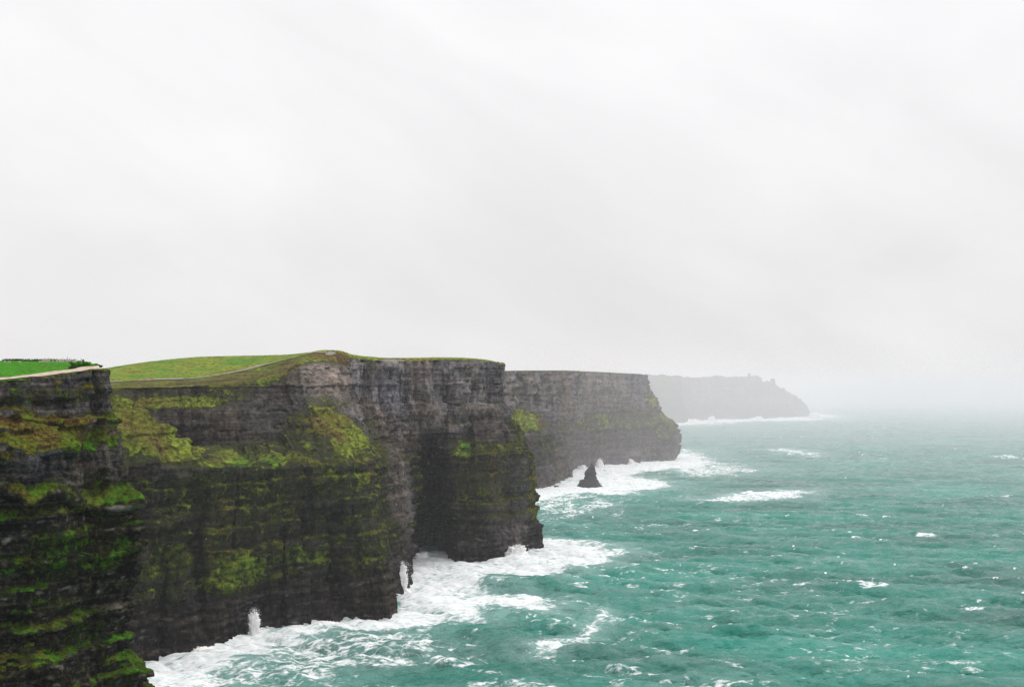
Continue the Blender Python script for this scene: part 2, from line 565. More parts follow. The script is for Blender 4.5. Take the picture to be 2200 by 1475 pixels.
def sea_material():
    m, N, L, b = new_mat('rough_teal_sea')
    tc = N.new('ShaderNodeNewGeometry').outputs['Position']
    at = N.new('ShaderNodeAttribute')
    at.attribute_name = 'foam'
    sp = N.new('ShaderNodeSeparateColor')
    L.new(at.outputs['Color'], sp.inputs[0])
    big = noise(N, L, mapping(N, L, tc, (0.004, 0.009, 0)), 1.0, 4, 0.55)
    wr = ramp(N, [(0.3, (0.001, 0.075, 0.055)), (0.7, (0.003, 0.215, 0.162))])
    L.new(big, wr.inputs[0])
    bub = noise(N, L, mapping(N, L, tc, (0.012, 0.05, 0.02), (0, 0, -0.12)), 1.0, 6, 0.65, 0.5)
    br = N.new('ShaderNodeMapRange')
    br.inputs['From Min'].default_value = 0.44
    br.inputs['From Max'].default_value = 0.72
    L.new(bub, br.inputs[0])
    af = mth(N, L, 'MAXIMUM', mth(N, L, 'MULTIPLY', sp.outputs[1], 0.75), mth(N, L, 'MULTIPLY', br.outputs[0], 0.32))
    aer = mixc(N, L, af, wr.outputs[0], (0.24, 0.38, 0.36))   # air bubbles in the water
    L.new(aer, b.inputs['Base Color'])
    b.inputs['Roughness'].default_value = 0.16
    b.inputs['IOR'].default_value = 1.333
    b.inputs['Specular IOR Level'].default_value = 0.28
    rp = noise(N, L, mapping(N, L, tc, (0.30, 0.48, 0.3), (0, 0, 0.2)), 1.0, 5, 0.62)
    rp2 = noise(N, L, mapping(N, L, tc, (0.05, 0.13, 0.1), (0, 0, -0.15)), 1.0, 4, 0.55)
    hgt = mth(N, L, 'ADD', mth(N, L, 'MULTIPLY', rp, 0.8), mth(N, L, 'MULTIPLY', rp2, 3.0))
    bp = N.new('ShaderNodeBump')
    bp.inputs['Strength'].default_value = 1.0
    bp.inputs['Distance'].default_value = 1.5
    L.new(hgt, bp.inputs['Height'])
    L.new(bp.outputs[0], b.inputs['Normal'])
    # foam, torn into threads
    f1 = noise(N, L, mapping(N, L, tc, (0.055, 0.11, 0.05)), 1.0, 7, 0.66, 0.6)
    f2 = noise(N, L, mapping(N, L, tc, (0.22, 0.42, 0.2)), 1.0, 5, 0.62, 0.4)
    f3 = noise(N, L, mapping(N, L, tc, (0.09, 0.13, 0.05), (0, 0, 0.3)), 1.0, 5, 0.6, 0.9)
    fb = mth(N, L, 'ADD', mth(N, L, 'MULTIPLY', f1, 1.25), mth(N, L, 'MULTIPLY', f2, 0.75))
    # lace: foam gathers in thin branching threads
    lc = mth(N, L, 'SUBTRACT', 1.0, mth(N, L, 'MULTIPLY', mth(N, L, 'ABSOLUTE', mth(N, L, 'SUBTRACT', f3, 0.5)), 9.0), None, True)
    fm = mth(N, L, 'ADD', mth(N, L, 'MULTIPLY', sp.outputs[0], 1.15), mth(N, L, 'MULTIPLY', mth(N, L, 'SUBTRACT', fb, 1.0), 1.7))
    fm = mth(N, L, 'ADD', fm, mth(N, L, 'MULTIPLY', mth(N, L, 'MULTIPLY', lc, 0.42), mth(N, L, 'MINIMUM', mth(N, L, 'MULTIPLY', sp.outputs[0], 3.0), 1.0)))
    mr = N.new('ShaderNodeMapRange')
    mr.interpolation_type = 'SMOOTHSTEP'
    mr.inputs['From Min'].default_value = 0.40
    mr.inputs['From Max'].default_value = 0.98
    L.new(fm, mr.inputs[0])
    fo = N.new('ShaderNodeBsdfDiffuse')
    fc = ramp(N, [(0.3, (0.44, 0.52, 0.52)), (0.58, (0.72, 0.73, 0.74))])
    L.new(f2, fc.inputs[0])
    L.new(fc.outputs[0], fo.inputs[0])
    bf = N.new('ShaderNodeBump')
    bf.inputs['Strength'].default_value = 0.2
    bf.inputs['Distance'].default_value = 1.0
    L.new(fb, bf.inputs['Height'])
    L.new(bf.outputs[0], fo.inputs['Normal'])
    mx = N.new('ShaderNodeMixShader')
    L.new(mr.outputs[0], mx.inputs[0])
    L.new(b.outputs[0], mx.inputs[1])
    L.new(fo.outputs[0], mx.inputs[2])
    L.new(mx.outputs[0], N['Material Output'].inputs[0])
    return m


mat_sea = sea_material()

# ------------------------------------------------------------------ sea
def spectrum_tile(N_, Lt, V, wdir, spread, seed):
    r = np.random.default_rng(seed)
    k1 = 2 * np.pi * np.fft.fftfreq(N_, Lt / N_)
    kx, ky = np.meshgrid(k1, k1, indexing='xy')
    k = np.hypot(kx, ky)
    k[0, 0] = 1e-6
    Lw = V * V / 9.81
    c = (kx * wdir[0] + ky * wdir[1]) / k
    ph = np.exp(-1 / (k * Lw)**2) / k**4 * np.abs(c)**spread * np.exp(-(k * 0.25)**2)
    ph[c < 0] *= 0.1
    ph[0, 0] = 0
    h = (r.normal(size=k.shape) + 1j * r.normal(size=k.shape)) * np.sqrt(ph)
    hz = np.fft.ifft2(h)
    sc_ = 1.0 / np.std(hz.real)
    f = lambda q: np.fft.ifft2(q).real * sc_
    dx, dy = f(-1j * kx / k * h), f(-1j * ky / k * h)
    jxx, jyy, jxy = f(kx * kx / k * h), f(ky * ky / k * h), f(kx * ky / k * h)
    return hz.real * sc_, dx, dy, jxx, jyy, jxy, Lt


def sample(t, Lt, x, y):
    n = t.shape[0]
    gx, gy = (x / Lt % 1.0) * n, (y / Lt % 1.0) * n
    i, j = np.floor(gx).astype(int), np.floor(gy).astype(int)
    fx, fy = gx - i, gy - j
    i %= n; j %= n
    i1, j1 = (i + 1) % n, (j + 1) % n
    return (t[j, i] * (1 - fx) * (1 - fy) + t[j, i1] * fx * (1 - fy) + t[j1, i] * (1 - fx) * fy + t[j1, i1] * fx * fy)


def poly_sd(poly, x, y):
    """signed distance in metres, positive inside"""
    poly = np.array(poly)
    d2 = np.full(x.shape, 1e18)
    ins = np.zeros(x.shape, dtype=bool)
    n = len(poly)
    for i in range(n):
        ax, ay = poly[i]
        bx, by = poly[(i + 1) % n]
        ex, ey = bx - ax, by - ay
        t = np.clip(((x - ax) * ex + (y - ay) * ey) / (ex * ex + ey * ey + 1e-9), 0, 1)
        d2 = np.minimum(d2, (x - ax - t * ex)**2 + (y - ay - t * ey)**2)
        cr = (ay > y) != (by > y)
        xi = ex * (y - ay) / (ey if abs(ey) > 1e-9 else 1e-9) + ax
        ins ^= cr & (x < xi)
    d = np.sqrt(d2)
    return np.where(ins, d, -d)


def wpoly(px):
    return [tuple(W(u, v)[:2]) for u, v in px]


FOAM = [
    # (outline of the foam sheet, strength, soft edge in metres)
    ([(280, 1480), (290, 1430), (330, 1415), (430, 1385), (535, 1355), (600, 1345), (700, 1328), (845, 1315), (838, 1255), (850, 1220),
      (885, 1180), (960, 1190), (1060, 1195), (1085, 1175), (1150, 1155), (1220, 1158), (1290, 1172), (1330, 1187), (1290, 1205),
      (1230, 1215), (1190, 1236), (1140, 1240), (1060, 1237), (1030, 1250), (1040, 1268), (1100, 1278), (1160, 1285), (1150, 1308),
      (1060, 1300), (1030, 1330), (960, 1322), (930, 1345), (895, 1358), (820, 1352), (760, 1347), (640, 1374), (590, 1392),
      (560, 1405), (480, 1440), (450, 1480)], 0.92, 15.0),
    ([(440, 1480), (480, 1440), (590, 1390), (700, 1368), (860, 1362), (980, 1395), (800, 1430), (700, 1480)], 0.40, 18.0),
    ([(1120, 1085), (1140, 1048), (1190, 1040), (1215, 1018), (1245, 1000), (1290, 994), (1440, 980), (1475, 972), (1520, 993),
      (1500, 1008), (1400, 1012), (1340, 1022), (1410, 1032), (1430, 1046), (1330, 1059), (1240, 1062), (1190, 1075)], 0.95, 22.0),
    ([(1430, 985), (1480, 965), (1560, 995), (1630, 1012), (1560, 1022), (1450, 1022)], 0.50, 40.0),
    ([(1140, 1090), (1160, 1060), (1290, 1062), (1330, 1085), (1240, 1110), (1150, 1125)], 0.36, 30.0),
    ([(1490, 1072), (1560, 1064), (1650, 1056), (1735, 1052), (1745, 1061), (1680, 1071), (1560, 1079)], 0.66, 20.0),
    ([(1400, 916), (1440, 903), (1530, 893), (1738, 887), (1800, 894), (1740, 903), (1600, 905), (1520, 911), (1450, 914)], 1.0, 90.0),
    ([(1130, 1400), (1140, 1388), (1215, 1380), (1270, 1345), (1290, 1305), (1300, 1310), (1285, 1350), (1225, 1390)], 0.62, 7.0),
    ([(1640, 965), (1690, 964), (1760, 976), (1750, 981), (1690, 972)], 0.55, 26.0),
]
SWELLS = [  # (u, v, length m, width m, height m)
    (1105, 1262, 34, 11, 4.5), (985, 1358, 30, 10, 4.2), (1620, 1366, 24, 8, 3.2), (820, 1400, 34, 10, 3.0), (1000, 1440, 30, 9, 2.5),
    (1230, 1070, 40, 16, 3.5), (1420, 1020, 40, 18, 4.0), (1690, 1062, 60, 16, 3.2), (1850, 1280, 20, 8, 2.2), (1310, 1200, 22, 9, 2.2)]
CAPS = [(1873, 1268, 9, 4), (1300, 1232, 7, 5), (2085, 1310, 10, 3), (1490, 1340, 5, 3), (935, 1433, 5, 2), (1240, 1263, 6, 4), (1900, 985, 20, 18),
        (2160, 984, 30, 20), (1735, 975, 25, 14), (2140, 1065, 18, 12), (1860, 1105, 10, 7), (1990, 1150, 10, 7), (1660, 968, 25, 18)]


def build_sea():
    d = [430.0]
    while d[-1] < 34000:
        q = d[-1]
        d.append(q + max(1.25, min(q * q / (H * 1164) * 0.62, 0.0023 * q + 0.9) if q < 7000 else 0.035 * q - 228))
    d = np.array(d)
    ta = np.linspace(-0.53, 0.53, 600)
    Y = np.repeat(d[:, None], len(ta), 1)
    X = Y * ta[None, :]
    big = np.stack([X / 900, Y / 700, np.zeros_like(X)], -1)
    gust = 0.85 + 0.5 * fbm(big, 3)
    tA = spectrum_tile(1024, 611.0, 7.4, (-0.25, -0.97), 2.2, 1)
    tB = spectrum_tile(1024, 1490.0, 10.6, (-0.26, -0.965), 14.0, 2)
    tC = spectrum_tile(512, 173.0, 4.4, (0.15, -0.98), 1.6, 3)
    Z = np.zeros_like(X); DX = np.zeros_like(X); DY = np.zeros_like(X)
    jx = np.ones_like(X); jy = np.ones_like(X); jc = np.zeros_like(X)
    for (h, dx, dy, jxx, jyy, jxy, Lt), rms, rot, far in ((tA, 1.0, 0.0, 7000), (tB, 1.7, 0.1, 1e9), (tC, 0.30, -0.12, 2600)):
        c, s = math.cos(rot), math.sin(rot)
        xr, yr = X * c - Y * s + 91, X * s + Y * c + 37
        a = rms * gust * (1 - sstep(far * 0.5, far, Y))
        Z += a * sample(h, Lt, xr, yr)
        DX += a * 1.1 * sample(dx, Lt, xr, yr)
        DY += a * 1.1 * sample(dy, Lt, xr, yr)
        jx -= a * 1.1 * sample(jxx, Lt, xr, yr)
        jy -= a * 1.1 * sample(jyy, Lt, xr, yr)
        jc += a * 1.1 * sample(jxy, Lt, xr, yr)
    J = jx * jy - jc * jc
    near = Y < 3500
    lo, hi = np.percentile(J[near], (0.02, 0.70))
    cap = 1 - sstep(lo, hi, J)
    # a few long-crested swells
    for u, v, ln, wd, hh in SWELLS:
        c = W(u, v)
        wob = 5 * perlin(np.stack([X / 30, Y / 30, np.full_like(X, 2.2)], -1)) if hh > 3 else 0
        ddx, ddy = X - c[0], Y - c[1] + wob + 0.18 * (X - c[0])
        fr = np.where(ddy < 0, wd * 0.6, wd * 1.6)
        Z += hh * np.exp(-(ddx / ln)**2 - (ddy / fr)**2)
    warp = np.stack([X / 45, Y / 45, np.zeros_like(X)], -1)
    wn1, wn2 = fbm(warp, 4), fbm(warp + 31.7, 4)
    foam = np.zeros_like(X)
    aer = np.zeros_like(X)
    for px, st, soft in FOAM:
        pl = wpoly(px)
        pa = np.array(pl)
        m = 6 * soft + 40
        sel = (X > pa[:, 0].min() - m) & (X < pa[:, 0].max() + m) & (Y > pa[:, 1].min() - m) & (Y < pa[:, 1].max() + m)
        if not sel.any(): continue
        sd = poly_sd(pl, X[sel] + soft * 1.2 * wn1[sel], Y[sel] + soft * 1.8 * wn2[sel])
        foam[sel] = np.maximum(foam[sel], st * sstep(-soft, soft * 0.8, sd))
        aer[sel] = np.maximum(aer[sel], min(1, st * 1.2) * sstep(-soft * 3.5, soft * 0.5, sd))
    for u, v, rx, ry in CAPS:
        c = W(u, v)
        q = ((X - c[0]) / rx)**2 + ((Y - c[1] + 0.15 * (X - c[0])) / ry)**2
        foam = np.maximum(foam, 0.60 * (1 - sstep(0.1, 2.2, q)))
    foam *= 0.86 + 0.45 * fbm(np.stack([X / 24, Y / 34, np.full_like(X, 3.0)], -1), 3)
    foam = np.maximum(foam, 0.55 * cap)
    # wind-drawn threads of old foam
    thr = fbm(np.stack([X / 90 + Y / 500, Y / 38, np.full_like(X, 5.0)], -1), 4)
    zone = 0.5 + 0.5 * fbm(np.stack([X / 420, Y / 420, np.full_like(X, 8.0)], -1), 2)
    shore = 1 - sstep(0.0, 330.0, X - 0.06 * Y)
    zone = zone * (0.55 + 0.50 * shore)
    foam = np.maximum(foam, 0.40 * (1 - sstep(0.0, 0.11, np.abs(thr))) * zone * 1.15)
    aer = np.maximum(aer, 0.25 * (1 - sstep(0.0, 0.25, np.abs(thr))) * zone)
    # heaped foam by the cliffs
    Z += 0.6 * sstep(0.5, 1.0, foam) * (0.6 + fbm(np.stack([X / 9, Y / 9, np.zeros_like(X)], -1), 3))
    V = np.stack([X + DX, Y + DY, Z], -1).reshape(-1, 3)
    F = grid_faces(len(d), len(ta))
    att = np.stack([foam, aer, np.zeros_like(foam)], -1).reshape(-1, 3)
    # calm under-sheet that carries the sea on all round
    E = 36000.0
    n0 = len(V)
    V = np.concatenate([V, [[-E, -E, -7], [E, -E, -7], [E, E, -7], [-E, E, -7]]])
    F = np.concatenate([F, [[n0, n0 + 1, n0 + 2, n0 + 3]]])
    att = np.concatenate([att, np.zeros((4, 3))])
    o = mesh_np('sea', V, F, mat_sea, attrs={'foam': att})
    props(o, 'rough teal sea with white foam below the cliffs', 'sea', kind='structure')
    return o


sea = build_sea()


# ------------------------------------------------------------------ headlands
def Wp(u, v):
    return W(u, v)


def below(p, z=-14.0):
    return np.array([p[0], p[1], z])


def V3(x, y, z):
    return np.array([x, y, z], dtype=float)


def patches(G, lst, field):
    for u, v, Y, ru, rv, val in lst:
        e = ell(G, u, v, Y, ru, rv)
        field = field * (1 - e) + np.maximum(field, val) * e if val >= 0 else field * (1 - e * (-val))
    return field


def main_headland():
    rows = 12  # under, base, mid, lip, ridge, foot, uplip, upfoot, top, path, crest, back
    C = []

    def add(base, mid, lip, ridge, foot, uplip, upfoot, top, path, crest, back=None):
        b = base
        bk = back if back is not None else crest + V3(-60, 220, -45)
        C.append([below(b), b, mid, lip, ridge, foot, uplip, upfoot, top, path, crest, bk])
    N = None
    add(P(-520, 1500, 470) * np.array([1, 1, 0]), N, P(-510, 1010, 480), P(-480, 900, 540), P(-470, 890, 600), P(-470, 875, 620), P(-470, 850, 640), P(-470, 835, 660), P(-460, 822, 740), P(-450, 790, 860))
    add(W(110, 1490), N, P(120, 1000, 552), P(130, 825, 610), P(140, 880, 690), P(130, 872, 705), P(130, 848, 722), P(120, 832, 728), P(130, 822, 790), P(120, 806, 890))
    add(W(225, 1446), N, P(236, 1000, 590), P(238, 845, 640), P(240, 890, 715), P(240, 876, 726), P(240, 850, 740), P(240, 833, 745), P(232, 821, 800), P(228, 790, 900))
    add(W(320, 1419), N, P(325, 1004, 612), P(315, 893, 645), P(320, 910, 735), P(320, 880, 742), P(320, 851, 754), P(320, 832, 758), P(320, 817, 815), P(330, 775, 930))
    add(W(430, 1391), N, P(425, 1006, 645), P(415, 958, 668), P(420, 965, 748), P(420, 879, 756), P(420, 850, 768), P(420, 829, 772), P(400, 814, 825), P(430, 766, 960))
    add(W(540, 1361), N, P(535, 1004, 685), P(530, 988, 712), P(525, 968, 752), P(510, 870, 772), P(505, 850, 778), P(510, 822, 790), P(470, 806, 850), P(530, 763.5, 985))
    add(W(650, 1337), N, P(645, 1000, 716), P(640, 960, 742), P(625, 925, 780), P(612, 880, 806), P(605, 850, 815), P(600, 806, 830), P(560, 786, 880), P(610, 761.5, 960))
    add(W(720, 1331), N, P(700, 995, 728), P(668, 872, 772), P(662, 862, 790), N, N, P(650, 775, 850), P(625, 770, 885), P(660, 757, 925))
    add(W(790, 1325), P(770, 1150, 722), P(752, 990, 745), P(725, 893, 786), P(712, 880, 806), N, N, P(696, 766, 868), P(680, 757, 885), P(694, 751.5, 895))
    add(W(838, 1321), P(800, 1150, 736), P(783, 986, 765), P(765, 935, 796), P(752, 900, 836), N, N, P(735, 766, 886), P(728, 758, 893), P(726, 752, 897), P(726, 752, 897) + V3(-60, 120, -30))
    add(W(850, 1283), P(825, 1150, 795), P(796, 985, 830), P(788, 960, 850), P(782, 930, 870), N, N, P(768, 771, 905), P(764, 767, 909), P(758, 761, 912), P(758, 761, 912) + V3(-60, 100, -30))
    add(W(876, 1232), P(866, 1110, 872), P(850, 985, 885), P(846, 970, 892), P(842, 950, 898), N, N, P(830, 775, 925), P(828, 770, 932), P(826, 768, 940), P(826, 768, 940) + V3(-70, 90, -30))
    add(W(888, 1198), P(889, 1100, 930), P(890, 985, 925), P(890, 970, 930), P(890, 950, 934), N, N, P(890, 776, 952), P(890, 771, 962), P(890, 768, 972), P(890, 768, 972) + V3(-70, 90, -30))
    add(W(945, 1199), P(945, 1100, 946), P(945, 985, 944), P(945, 970, 948), P(945, 945, 952), N, N, P(945, 773, 972), P(945, 770, 982), P(945, 767, 992), P(945, 767, 992) + V3(-70, 70, -30))
    add(W(1000, 1207), P(1000, 1100, 945), P(1000, 978, 952), P(1000, 962, 962), P(998, 940, 968), N, N, P(995, 774, 990), P(995, 771, 998), P(995, 768, 1008), P(995, 768, 1008) + V3(-70, 60, -30))
    add(W(1065, 1203), P(1064, 1090, 958), P(1062, 975, 966), P(1058, 955, 976), P(1050, 930, 986), N, N, P(1040, 777, 1008), P(1040, 774, 1014), P(1040, 771.5, 1022), P(1040, 771.5, 1022) + V3(-70, 40, -30))
    add(W(1120, 1187), P(1115, 1080, 985), P(1103, 965, 992), P(1095, 935, 1002), P(1078, 900, 1006), N, N, P(1062, 780, 1020), P(1060, 777, 1024), P(1058, 774.5, 1029), P(1058, 774.5, 1029) + V3(-70, 30, -30))
    add(W(1151, 1179), P(1139, 1075, 1015), P(1124, 958, 1012), P(1112, 925, 1014), P(1086, 893, 1016), N, N, P(1071, 783, 1028), P(1069, 779, 1031), P(1067, 777, 1034), P(1067, 777, 1034) + V3(-70, 25, -30))
    add(V3(22, 1052, 0), V3(16, 1052, 50), V3(8, 1050, 92), V3(4, 1048, 102), V3(-7, 1046, 118), N, N, P(1072, 783, 1040), P(1070, 779, 1040), P(1068, 777, 1038), P(1068, 777, 1038) + V3(-70, 22, -30))
    add(V3(-10, 1085, 0), V3(-14, 1082, 50), V3(-18, 1078, 92), V3(-22, 1076, 102), V3(-28, 1070, 118), N, N, V3(-34, 1062, 160), V3(-37, 1058, 161), V3(-40, 1054, 162), V3(-90, 1054, 120))
    add(V3(-120, 1160, 0), V3(-124, 1155, 50), V3(-128, 1150, 92), V3(-132, 1146, 102), V3(-138, 1140, 118), N, N, V3(-145, 1130, 150), V3(-150, 1120, 152), V3(-155, 1110, 153), V3(-170, 1080, 110))
    dv = [6, 0.8, 0.75, 0.8, 0.9, 0.75, 0.75, 0.75, 1.3, 4.0, 12.0]
    G, rid, tq = loft(C, 0.8, dv, coarse=1)
    # deep sea cave in the lower tier
    c = W(938, 1199)
    cx = (G[..., 0] - c[0] + 2.0)
    zz = G[..., 2]
    wid = 17.0 + 3.0 * np.sin(zz / 13.0) - sstep(60, 100, zz) * 9
    prof = np.where(cx < 0, 1 - sstep(wid - 2.5, wid, -cx), 1 - sstep(wid - 9, wid + 5, cx)) * (1 - sstep(78, 112, zz + 0.25 * np.abs(cx)))
    vis = sstep(880, 905, G[..., 1]) * (1 - sstep(1000, 1020, G[..., 1]))
    G[..., 1] += 75 * prof * vis
    G[..., 0] -= 6 * prof * vis
    # gullies and clefts worn down the face
    ang = 1100 + FPX * G[..., 0] / G[..., 1]
    for u, Y0, Y1, wd, dp, z0, z1 in ((432, 560, 700, 5, 8, 12, 90), (722, 690, 780, 7, 13, 8, 70), (566, 630, 730, 11, 9, -2, 24), (655, 690, 780, 5, 6, 40, 96), (1010, 930, 990, 6, 7, 20, 120),
                                      (345, 560, 660, 6, 6, 0, 60), (610, 650, 740, 4, 5, 0, 60), (500, 620, 700, 4, 4, 30, 100), (820, 800, 900, 6, 7, 5, 80), (1085, 940, 1010, 5, 5, 0, 60), (775, 860, 930, 6, 5, 100, 170), (870, 900, 960, 7, 6, 100, 150), (960, 930, 1000, 8, 7, 95, 150)):
        kk = 0.5 * (Y0 + Y1) / FPX
        wob = 9 * perlin(np.stack([zz / 22, np.full_like(zz, u * 0.1), np.zeros_like(zz)], -1))
        e = np.exp(-((ang - u - wob) * kk / wd)**2) * sstep(z0 - 6, z0 + 6, zz) * (1 - sstep(z1 - 14, z1 + 6, zz)) * sstep(Y0 - 10, Y0 + 10, G[..., 1]) * (1 - sstep(Y1 - 10, Y1 + 10, G[..., 1]))
        G[..., 1] += dp * e
        G[..., 0] -= 0.5 * dp * e
    G2, n, n2, steep, s = rock_surface(G, rid, tq, 8.0, 9.5, 1.5, 1.5, 3, 2.0, 5.5, dip=-0.01, rtop=8.0, wavy=2.5, steps=((22, 3.2), (36, 1.8), (49, 2.6), (62, 1.8), (72, 2.4), (86, 2.6), (112, 2.0), (128, 2.4), (144, 2.0)))
    R = np.broadcast_to(rid[:, None], s.shape)
    nz = sstep(0.34, 0.66, n[..., 2] * 0.75 + n2[..., 2] * 0.25 + 0.18 * fbm(G2 / 14, 3))
    top = sstep(8.0, 8.25, R)
    moss0 = fbm(G / 18.0 + 3.0, 3)
    shelf = 0.62 * sstep(0.30, 0.62, n2[..., 2] + 0.25 * moss0) * (1 - sstep(95, 108, G[..., 2])) * sstep(24, 34, G[..., 2])
    g = np.maximum(nz * sstep(7.6, 8.0, R) + 0.45 * nz * (1 - sstep(7.6, 8.0, R)), np.maximum(top, shelf))
    # ledges carry thin turf
    moss = fbm(np.stack([G[..., 0] / 26, G[..., 1] / 26, G[..., 2] / 9], -1), 4)
    g = np.maximum(g, (0.16 + 0.42 * sstep(-0.1, 0.5, moss)) * sstep(18, 45, G[..., 2]) * (1 - 0.75 * sstep(92, 104, G[..., 2])) * (1 - top))
    PT = [(700, 930, 790, 70, 48, 1), (740, 955, 775, 40, 40, 1), (680, 890, 775, 28, 22, 1), (620, 900, 770, 45, 16, 0.75), (650, 965, 735, 30, 20, 0.6),
          (335, 945, 650, 115, 68, 1), (280, 890, 645, 55, 62, 1), (470, 985, 690, 90, 16, 0.95), (600, 985, 705, 70, 14, 0.85),
          (370, 864, 757, 95, 13, 1), (430, 862, 760, 45, 12, 1), (290, 864, 745, 50, 12, 0.85),
          (500, 1235, 668, 55, 42, 0.95), (490, 1190, 665, 40, 12, 0.9), (570, 1175, 680, 35, 10, 0.8), (615, 1200, 690, 45, 22, 0.85), (670, 1205, 700, 28, 18, 0.9), (600, 1240, 690, 45, 14, 0.75),
          (340, 1225, 605, 48, 40, 0.85), (350, 1190, 605, 30, 14, 0.85), (330, 1280, 600, 30, 30, 0.6),
          (995, 968, 955, 26, 16, 0.95), (1100, 920, 1010, 16, 22, 0.7), (1135, 1050, 1014, 9, 60, 0.75), (1140, 1100, 1016, 9, 25, 0.8), (1050, 960, 975, 60, 18, 0.5),
          (720, 1030, 745, 70, 40, 0.6), (600, 1040, 700, 90, 40, 0.45), (440, 1060, 650, 70, 50, 0.5), (830, 1050, 885, 45, 50, 0.5), (1040, 1040, 965, 70, 55, 0.5), (780, 1200, 740, 25, 60, 0.45), (540, 1105, 680, 120, 30, 0.3)]
    for u, v, Y, ru, rv, val in PT:
        e = ell(G, u, v, Y, ru, rv, 45)
        jag = 0.85 + 0.6 * fbm(G / 7.0, 3)
        g = np.maximum(g, e * (val if val < 1 else 1.35) * jag)
    # bare rock, tide-washed foot and the dark amphitheatre wall
    g *= sstep(14, 32, G[..., 2] + 10 * moss)
    for u, v, Y, ru, rv in ((390, 920, 745, 120, 32), (530, 905, 765, 90, 48), (590, 860, 800, 60, 30), (690, 818, 840, 80, 42), (610, 840, 815, 40, 26), (860, 940, 920, 60, 40), (840, 1080, 880, 42, 120), (1060, 930, 985, 50, 25), (730, 1090, 760, 26, 26), (870, 860, 940, 120, 70), (945, 1050, 970, 45, 120), (300, 1010, 612, 60, 16)):
        g *= 1 - 0.85 * ell(G, u, v, Y, ru, rv, 60)
    hue = 0.42 + 0.45 * fbm(G / 30, 3)
    fieldm = sstep(9.0, 9.08, R)
    hue = hue * (1 - fieldm) + 0.78 * fieldm
    hue -= 0.25 * sstep(7.9, 8.1, R) * (1 - sstep(8.6, 9.0, R)) * sstep(-0.2, 0.3, fbm(G / 20, 3))
    for u, v, Y, ru, rv, dh in ((500, 1235, 668, 70, 50, 0.3), (650, 1200, 700, 90, 30, 0.35), (995, 968, 955, 30, 20, 0.4), (760, 945, 780, 25, 60, 0.25), (340, 1215, 605, 50, 45, 0.2), (340, 930, 650, 110, 70, -0.04), (715, 930, 785, 75, 60, 0.0), (560, 990, 700, 60, 20, 0.3)):
        hue += dh * ell(G, u, v, Y, ru, rv, 50)
    pale = 0.7 * (1 - sstep(0.0, 2.2, np.abs(G[..., 2] - 93 + 2 * moss))) * steep * sstep(0.0, 0.35, fbm(G / 6.0 + 40, 2))
    pale += 0.45 * sstep(0.25, 0.5, fbm(np.stack([G[..., 0] / 8, G[..., 1] / 8, G[..., 2] / 2.2], -1), 3)) * steep * (1 - sstep(80, 100, G[..., 2]))
    pale += 0.8 * ell(G, 712, 760, 892, 16, 8, 25) + 0.7 * ell(G, 845, 776, 935, 40, 9, 40) + 0.5 * ell(G, 805, 1020, 870, 14, 30, 40)
    g *= 1 - 0.9 * (ell(G, 712, 759, 892, 12, 6, 25) + ell(G, 845, 776, 935, 34, 6, 40)).clip(0, 1)
    angb = 1100 + FPX * G[..., 0] / G[..., 1]
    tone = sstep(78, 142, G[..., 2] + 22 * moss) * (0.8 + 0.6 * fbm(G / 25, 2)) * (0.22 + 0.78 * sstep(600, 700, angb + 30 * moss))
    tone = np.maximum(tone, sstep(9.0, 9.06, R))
    for u, v, Y, ru, rv, am in ((300, 915, 648, 85, 75, 0.75), (380, 965, 660, 70, 30, 0.7), (715, 930, 785, 70, 52, 0.6), (520, 985, 695, 120, 14, 0.4), (380, 864, 757, 100, 11, 0.55)):
        tone = np.maximum(tone, am * ell(G, u, v, Y, ru, rv, 40) * sstep(0.35, 0.8, g))
    tone = np.maximum(tone, 0.34 * ell(G, 1075, 1070, 985, 75, 120, 40) + 0.14 * ell(G, 730, 1040, 745, 70, 50, 40) + 0.42 * ell(G, 838, 1070, 880, 48, 120, 50))
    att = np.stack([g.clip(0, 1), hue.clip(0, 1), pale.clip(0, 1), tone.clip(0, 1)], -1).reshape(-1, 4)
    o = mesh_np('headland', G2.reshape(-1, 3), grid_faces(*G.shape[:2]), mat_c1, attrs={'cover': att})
    props(o, 'broad dark cliff headland with green field on top and black sea cave', 'cliff', kind='structure')
    # the worn path along the cliff top
    r0 = int(np.argmin(np.abs(rid - 9.0)))
    pts = []
    sel = np.where((G2[r0, :, 0] < P(694, 757, 885)[0]) & (G2[r0, :, 0] > P(135, 820, 790)[0]) & (tq < tq[-1] * 0.7))[0]
    for j in sel[::3]:
        pts.append(G2[r0, j])
    pts = np.array(pts)
    wdt = (1.5 + 0.8 * fbm(np.stack([np.arange(len(pts)) / 12.0, np.zeros(len(pts)), np.zeros(len(pts))], -1), 2))[:, None]
    tan = np.gradient(pts, axis=0)
    tan[:, 2] = 0
    tan /= np.linalg.norm(tan, axis=1)[:, None]
    side = np.stack([-tan[:, 1], tan[:, 0], np.zeros(len(tan))], -1)
    up = np.array([0, 0, 0.55])
    strip = np.stack([pts - side * wdt * 1.6 + up * 0.9, pts + up, pts + side * wdt * 1.6 + up * 1.2], 0)
    # follow the slope of the field
    for k in (0, 2):
        for i in range(strip.shape[1]):
            dd = (G2[r0 - 12:r0 + 12, sel[::3][i], :2] - strip[k, i, :2])
            q = np.argmin((dd**2).sum(1))
            strip[k, i, 2] = G2[r0 - 12 + q, sel[::3][i], 2] + 0.5
    po = mesh_np('footpath', strip.reshape(-1, 3), grid_faces(3, strip.shape[1]), mat_path2)
    props(po, 'thin pale worn path along the clifftop field of the broad headland', 'path', kind='structure')
    return o


main_headland()


